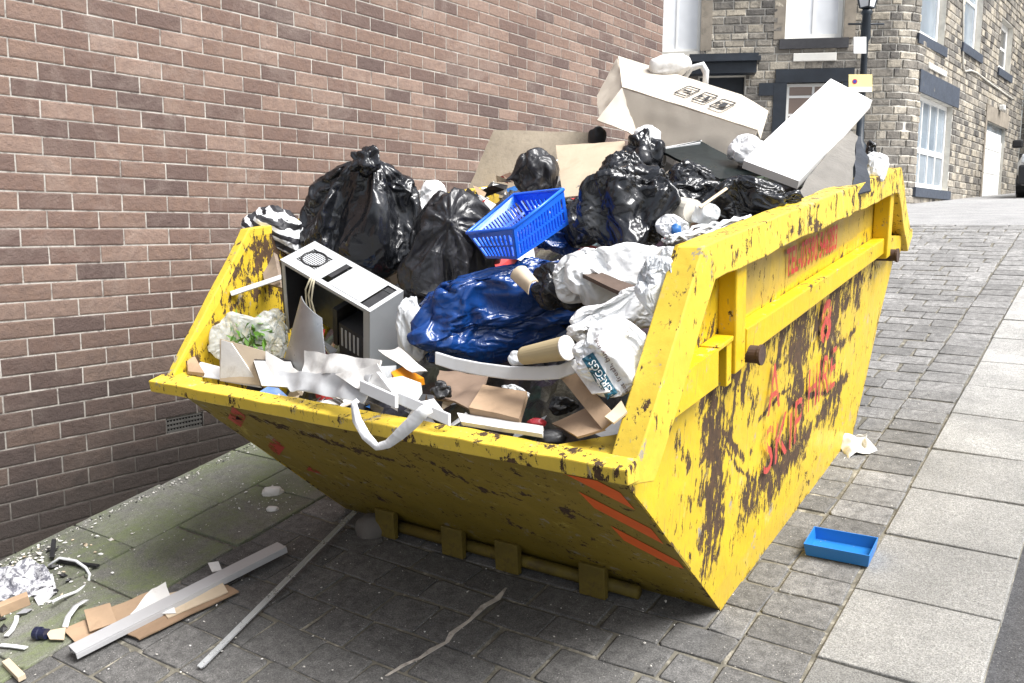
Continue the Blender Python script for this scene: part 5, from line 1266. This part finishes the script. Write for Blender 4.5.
def rock(name, box, v, mat, label, cat, seed, amp=.5, depth=.8, sub=3): return T(bag(name, box, v, mat, seed=seed, amp=amp, sub=sub, sq=.6, depth=depth, cat=cat), label, cat)
P0 = loc(gp(375, 530)); rock('stone_block', (356, 512, 392, 546), P0[1], simple('dark_stone', (.12, .11, .10), .9, .3), 'grey stone wedged under the near left foot of the skip', 'stone', 98)
wb_ = MB(); c = gp(14, 604, .03); wb_.box(c, nrm(gp(30, 600)-gp(0, 612))*.05, nrm(gp(10, 590)-gp(14, 606))*.02, E3*.02); T(wb_.build('wood_block', MCARD, bev=.002), 'small brown wooden block at the left edge of the picture by the shreds', 'block')
wb_ = MB(); a, b = gp(6, 662, .018), gp(22, 678, .018); wb_.ribbon([a, b], nrm(np.cross(E3, b-a))*.012, .02); T(wb_.build('wood_stick', MCARD2, bev=.002), 'short pale wooden stick at the lower left corner', 'stick')
mb = MB(); pts = [(48, 566), (60, 558), (76, 561), (86, 568), (90, 575), (88, 584), (76, 592), (62, 597), (52, 602)]; mb.tube([gp(x, y, .02+.02*math.sin(i)) for i, (x, y) in enumerate(pts)], .006, 8); T(mb.build('white_cable', MPVC, smooth=True), 'loop of white cable on the mossy flags by the wall', 'cable')
mb = MB(); pts = [(65, 627), (68, 617), (76, 606), (86, 600)]; mb.ribbon([gp(x, y, .03) for x, y in pts], nrm(RI)*.010, .004); T(mb.build('white_strip', MPVC, smooth=True), 'short curled white plastic strip left of the cardboard', 'strip')
mb = MB(); pts = [(0, 645), (12, 646), (26, 648)]; mb.ribbon([gp(x, y, .02) for x, y in pts], E2*.008, .004); T(mb.build('white_strip', MPVC), 'flat white strip at the left edge below the wooden block', 'strip')
mb = MB(); pts = [(6, 636), (12, 630), (16, 622), (17, 616)]; mb.ribbon([gp(x, y, .02) for x, y in pts], nrm(RI)*.008, .004); T(mb.build('white_strip', MPVC), 'upright curled white strip below the wooden block', 'strip')
mb = MB(); a, b = gp(36, 633, .03), gp(47, 634, .03); mb.tube([a, a+(b-a)*.4, a+(b-a)*.45, b], [.022, .022, .018, .018], 16); T(mb.build('bottle_cap', simple('navy_cap', (.012, .015, .04), .35)), 'dark blue bottle cap beside the cardboard on the left', 'cap')
T(sheet('cardboard_piece', [gp(46, 632, .03), gp(66, 628, .03), gp(64, 640, .02), gp(50, 640, .02)], .004, MCARD2, 4, 4, amp=.004), 'small pale card scrap touching the dark bottle cap', 'cardboard')
mb = MB(); a, b = gp(57, 561, .02), gp(98, 566, .02); mb.ribbon([a, b], E2*.007, .01); mb.ribbon([gp(52, 558, .025), gp(54, 540, .05)], RI*.009, .01); T(mb.build('black_hinge', MDARK), 'broken black plastic angle lying on the flags near the wall', 'plastic')
T(sheet('old_newspaper', [gp(-14, 572, .07), gp(34, 555, .09), gp(54, 580, .03), gp(2, 606, .03)], .006, None, 22, 22, amp=.04, fs=14, tear=.02, seed=99), 'crumpled wet newspaper heaped against the foot of the wall', 'newspaper')
kn = NT('newsprint'); kn.col(kn.mix(kn.ramp(kn.noise(34, 6, .75), .44, .56), (.09, .09, .11), (.52, .52, .54))); kn.rough(.7); bpy.data.objects['old_newspaper'].data.materials[0] = kn.m
T(sheet('paper_sheet', [gp(28, 588, .03), gp(52, 572, .04), gp(56, 590, .03), gp(38, 604, .02)], .003, simple('grey_plastic_film', (.5, .5, .52), .3), 10, 10, amp=.03, fs=18, seed=100), 'grey plastic film crumpled beside the wet newspaper', 'plastic film')
for i, (bx_, lab) in enumerate((((262, 486, 284, 499), 'white foam lump on the mossy flags near the skip'), ((266, 506, 279, 513), 'smaller flat white foam chip on the mossy flags'))):
    q = loc(gp((bx_[0]+bx_[2])/2, (bx_[1]+bx_[3])/2)); T(bag('foam_chunk', bx_, q[1], MPAP, seed=101+i, amp=1., sub=4, depth=.8, sq=.6), lab, 'foam')
mb = MB(); pts = [(386, 676), (404, 665), (420, 658), (433, 649), (447, 642), (452, 633), (470, 620), (484, 606), (497, 599), (506, 588)]
mb.ribbon([gp(x, y, .0055) for x, y in pts], [nrm(E1+.3*E2)*h_ for h_ in (.004, .008, .006, .011, .007, .010, .006, .012, .012, .003)], .002)
o = mb.build('mortar_line', simple('pale_mortar_smear', (.46, .42, .37), .9, .3, 20, .6, 90, dirt=(.12, .11, .1), dirt_amt=.9)); o['kind'] = 'structure'
# shreds and grit
def scatter(name, n, fn_, sizes, mats, seed):
    rs = np.random.RandomState(seed); mb = MB()
    for i in range(n):
        u, v, m_ = fn_(rs); s_ = sizes[0]+(sizes[1]-sizes[0])*rs.rand()**2.5; c = W(u, v, .010+s_*.4)
        a = nrm([rs.randn(), rs.randn(), rs.randn()*.3]); b = nrm(np.cross(a, [0, 0, 1])); n__ = np.cross(a, b); k = rs.rand(6)*.7+.6
        mb.add([c+a*s_*k[0], c+b*s_*k[1]*.7, c-a*s_*k[2], c-b*s_*k[3]*.7, c+n__*s_*.5*k[4], c-n__*s_*.4], [(0, 1, 4), (1, 2, 4), (2, 3, 4), (3, 0, 4), (1, 0, 5), (2, 1, 5), (3, 2, 5), (0, 3, 5)], m_)
    o = mb.build(name, None, mats=mats, recenter=False); o['kind'] = 'stuff'; return o
gm_ = [MPAP, MCARD2, MDARK, simple('pale_grit', (.5, .48, .44), .9)]
scatter('torn_litter', 650, lambda r: (-2.66+abs(r.randn())*.22, 1.55+r.randn()*.17, int(r.choice([0, 0, 3, 3, 1, 2]))), (.002, .016), gm_, 1)
scatter('wet_rubble', 420, lambda r: (-2.45+r.randn()*.13, 1.42+r.randn()*.13, int(r.choice([0, 1, 2, 2, 4, 4]))), (.004, .028), gm_+[simple('grey_rubble', (.22, .22, .23), .8)], 12)
scatter('wall_foot_grit', 700, lambda r: (-2.70+abs(r.randn())*.035, 1.2+2.3*r.rand(), int(r.choice([3, 3, 0, 2]))), (.002, .009), gm_, 2)
scatter('loose_grit', 900, lambda r: (-2.65+2.6*r.rand(), 1.2+1.9*r.rand(), int(r.choice([3, 3, 0]))), (.0015, .006), gm_, 3)
scatter('street_grit', 500, lambda r: (.0+.35*r.rand(), 2.2+2.5*r.rand(), 3), (.0015, .004), gm_, 4)
scatter('foam_crumbs', 60, lambda r: (-2.05+r.randn()*.13, 2.5+r.randn()*.13, 0), (.002, .010), gm_, 6)
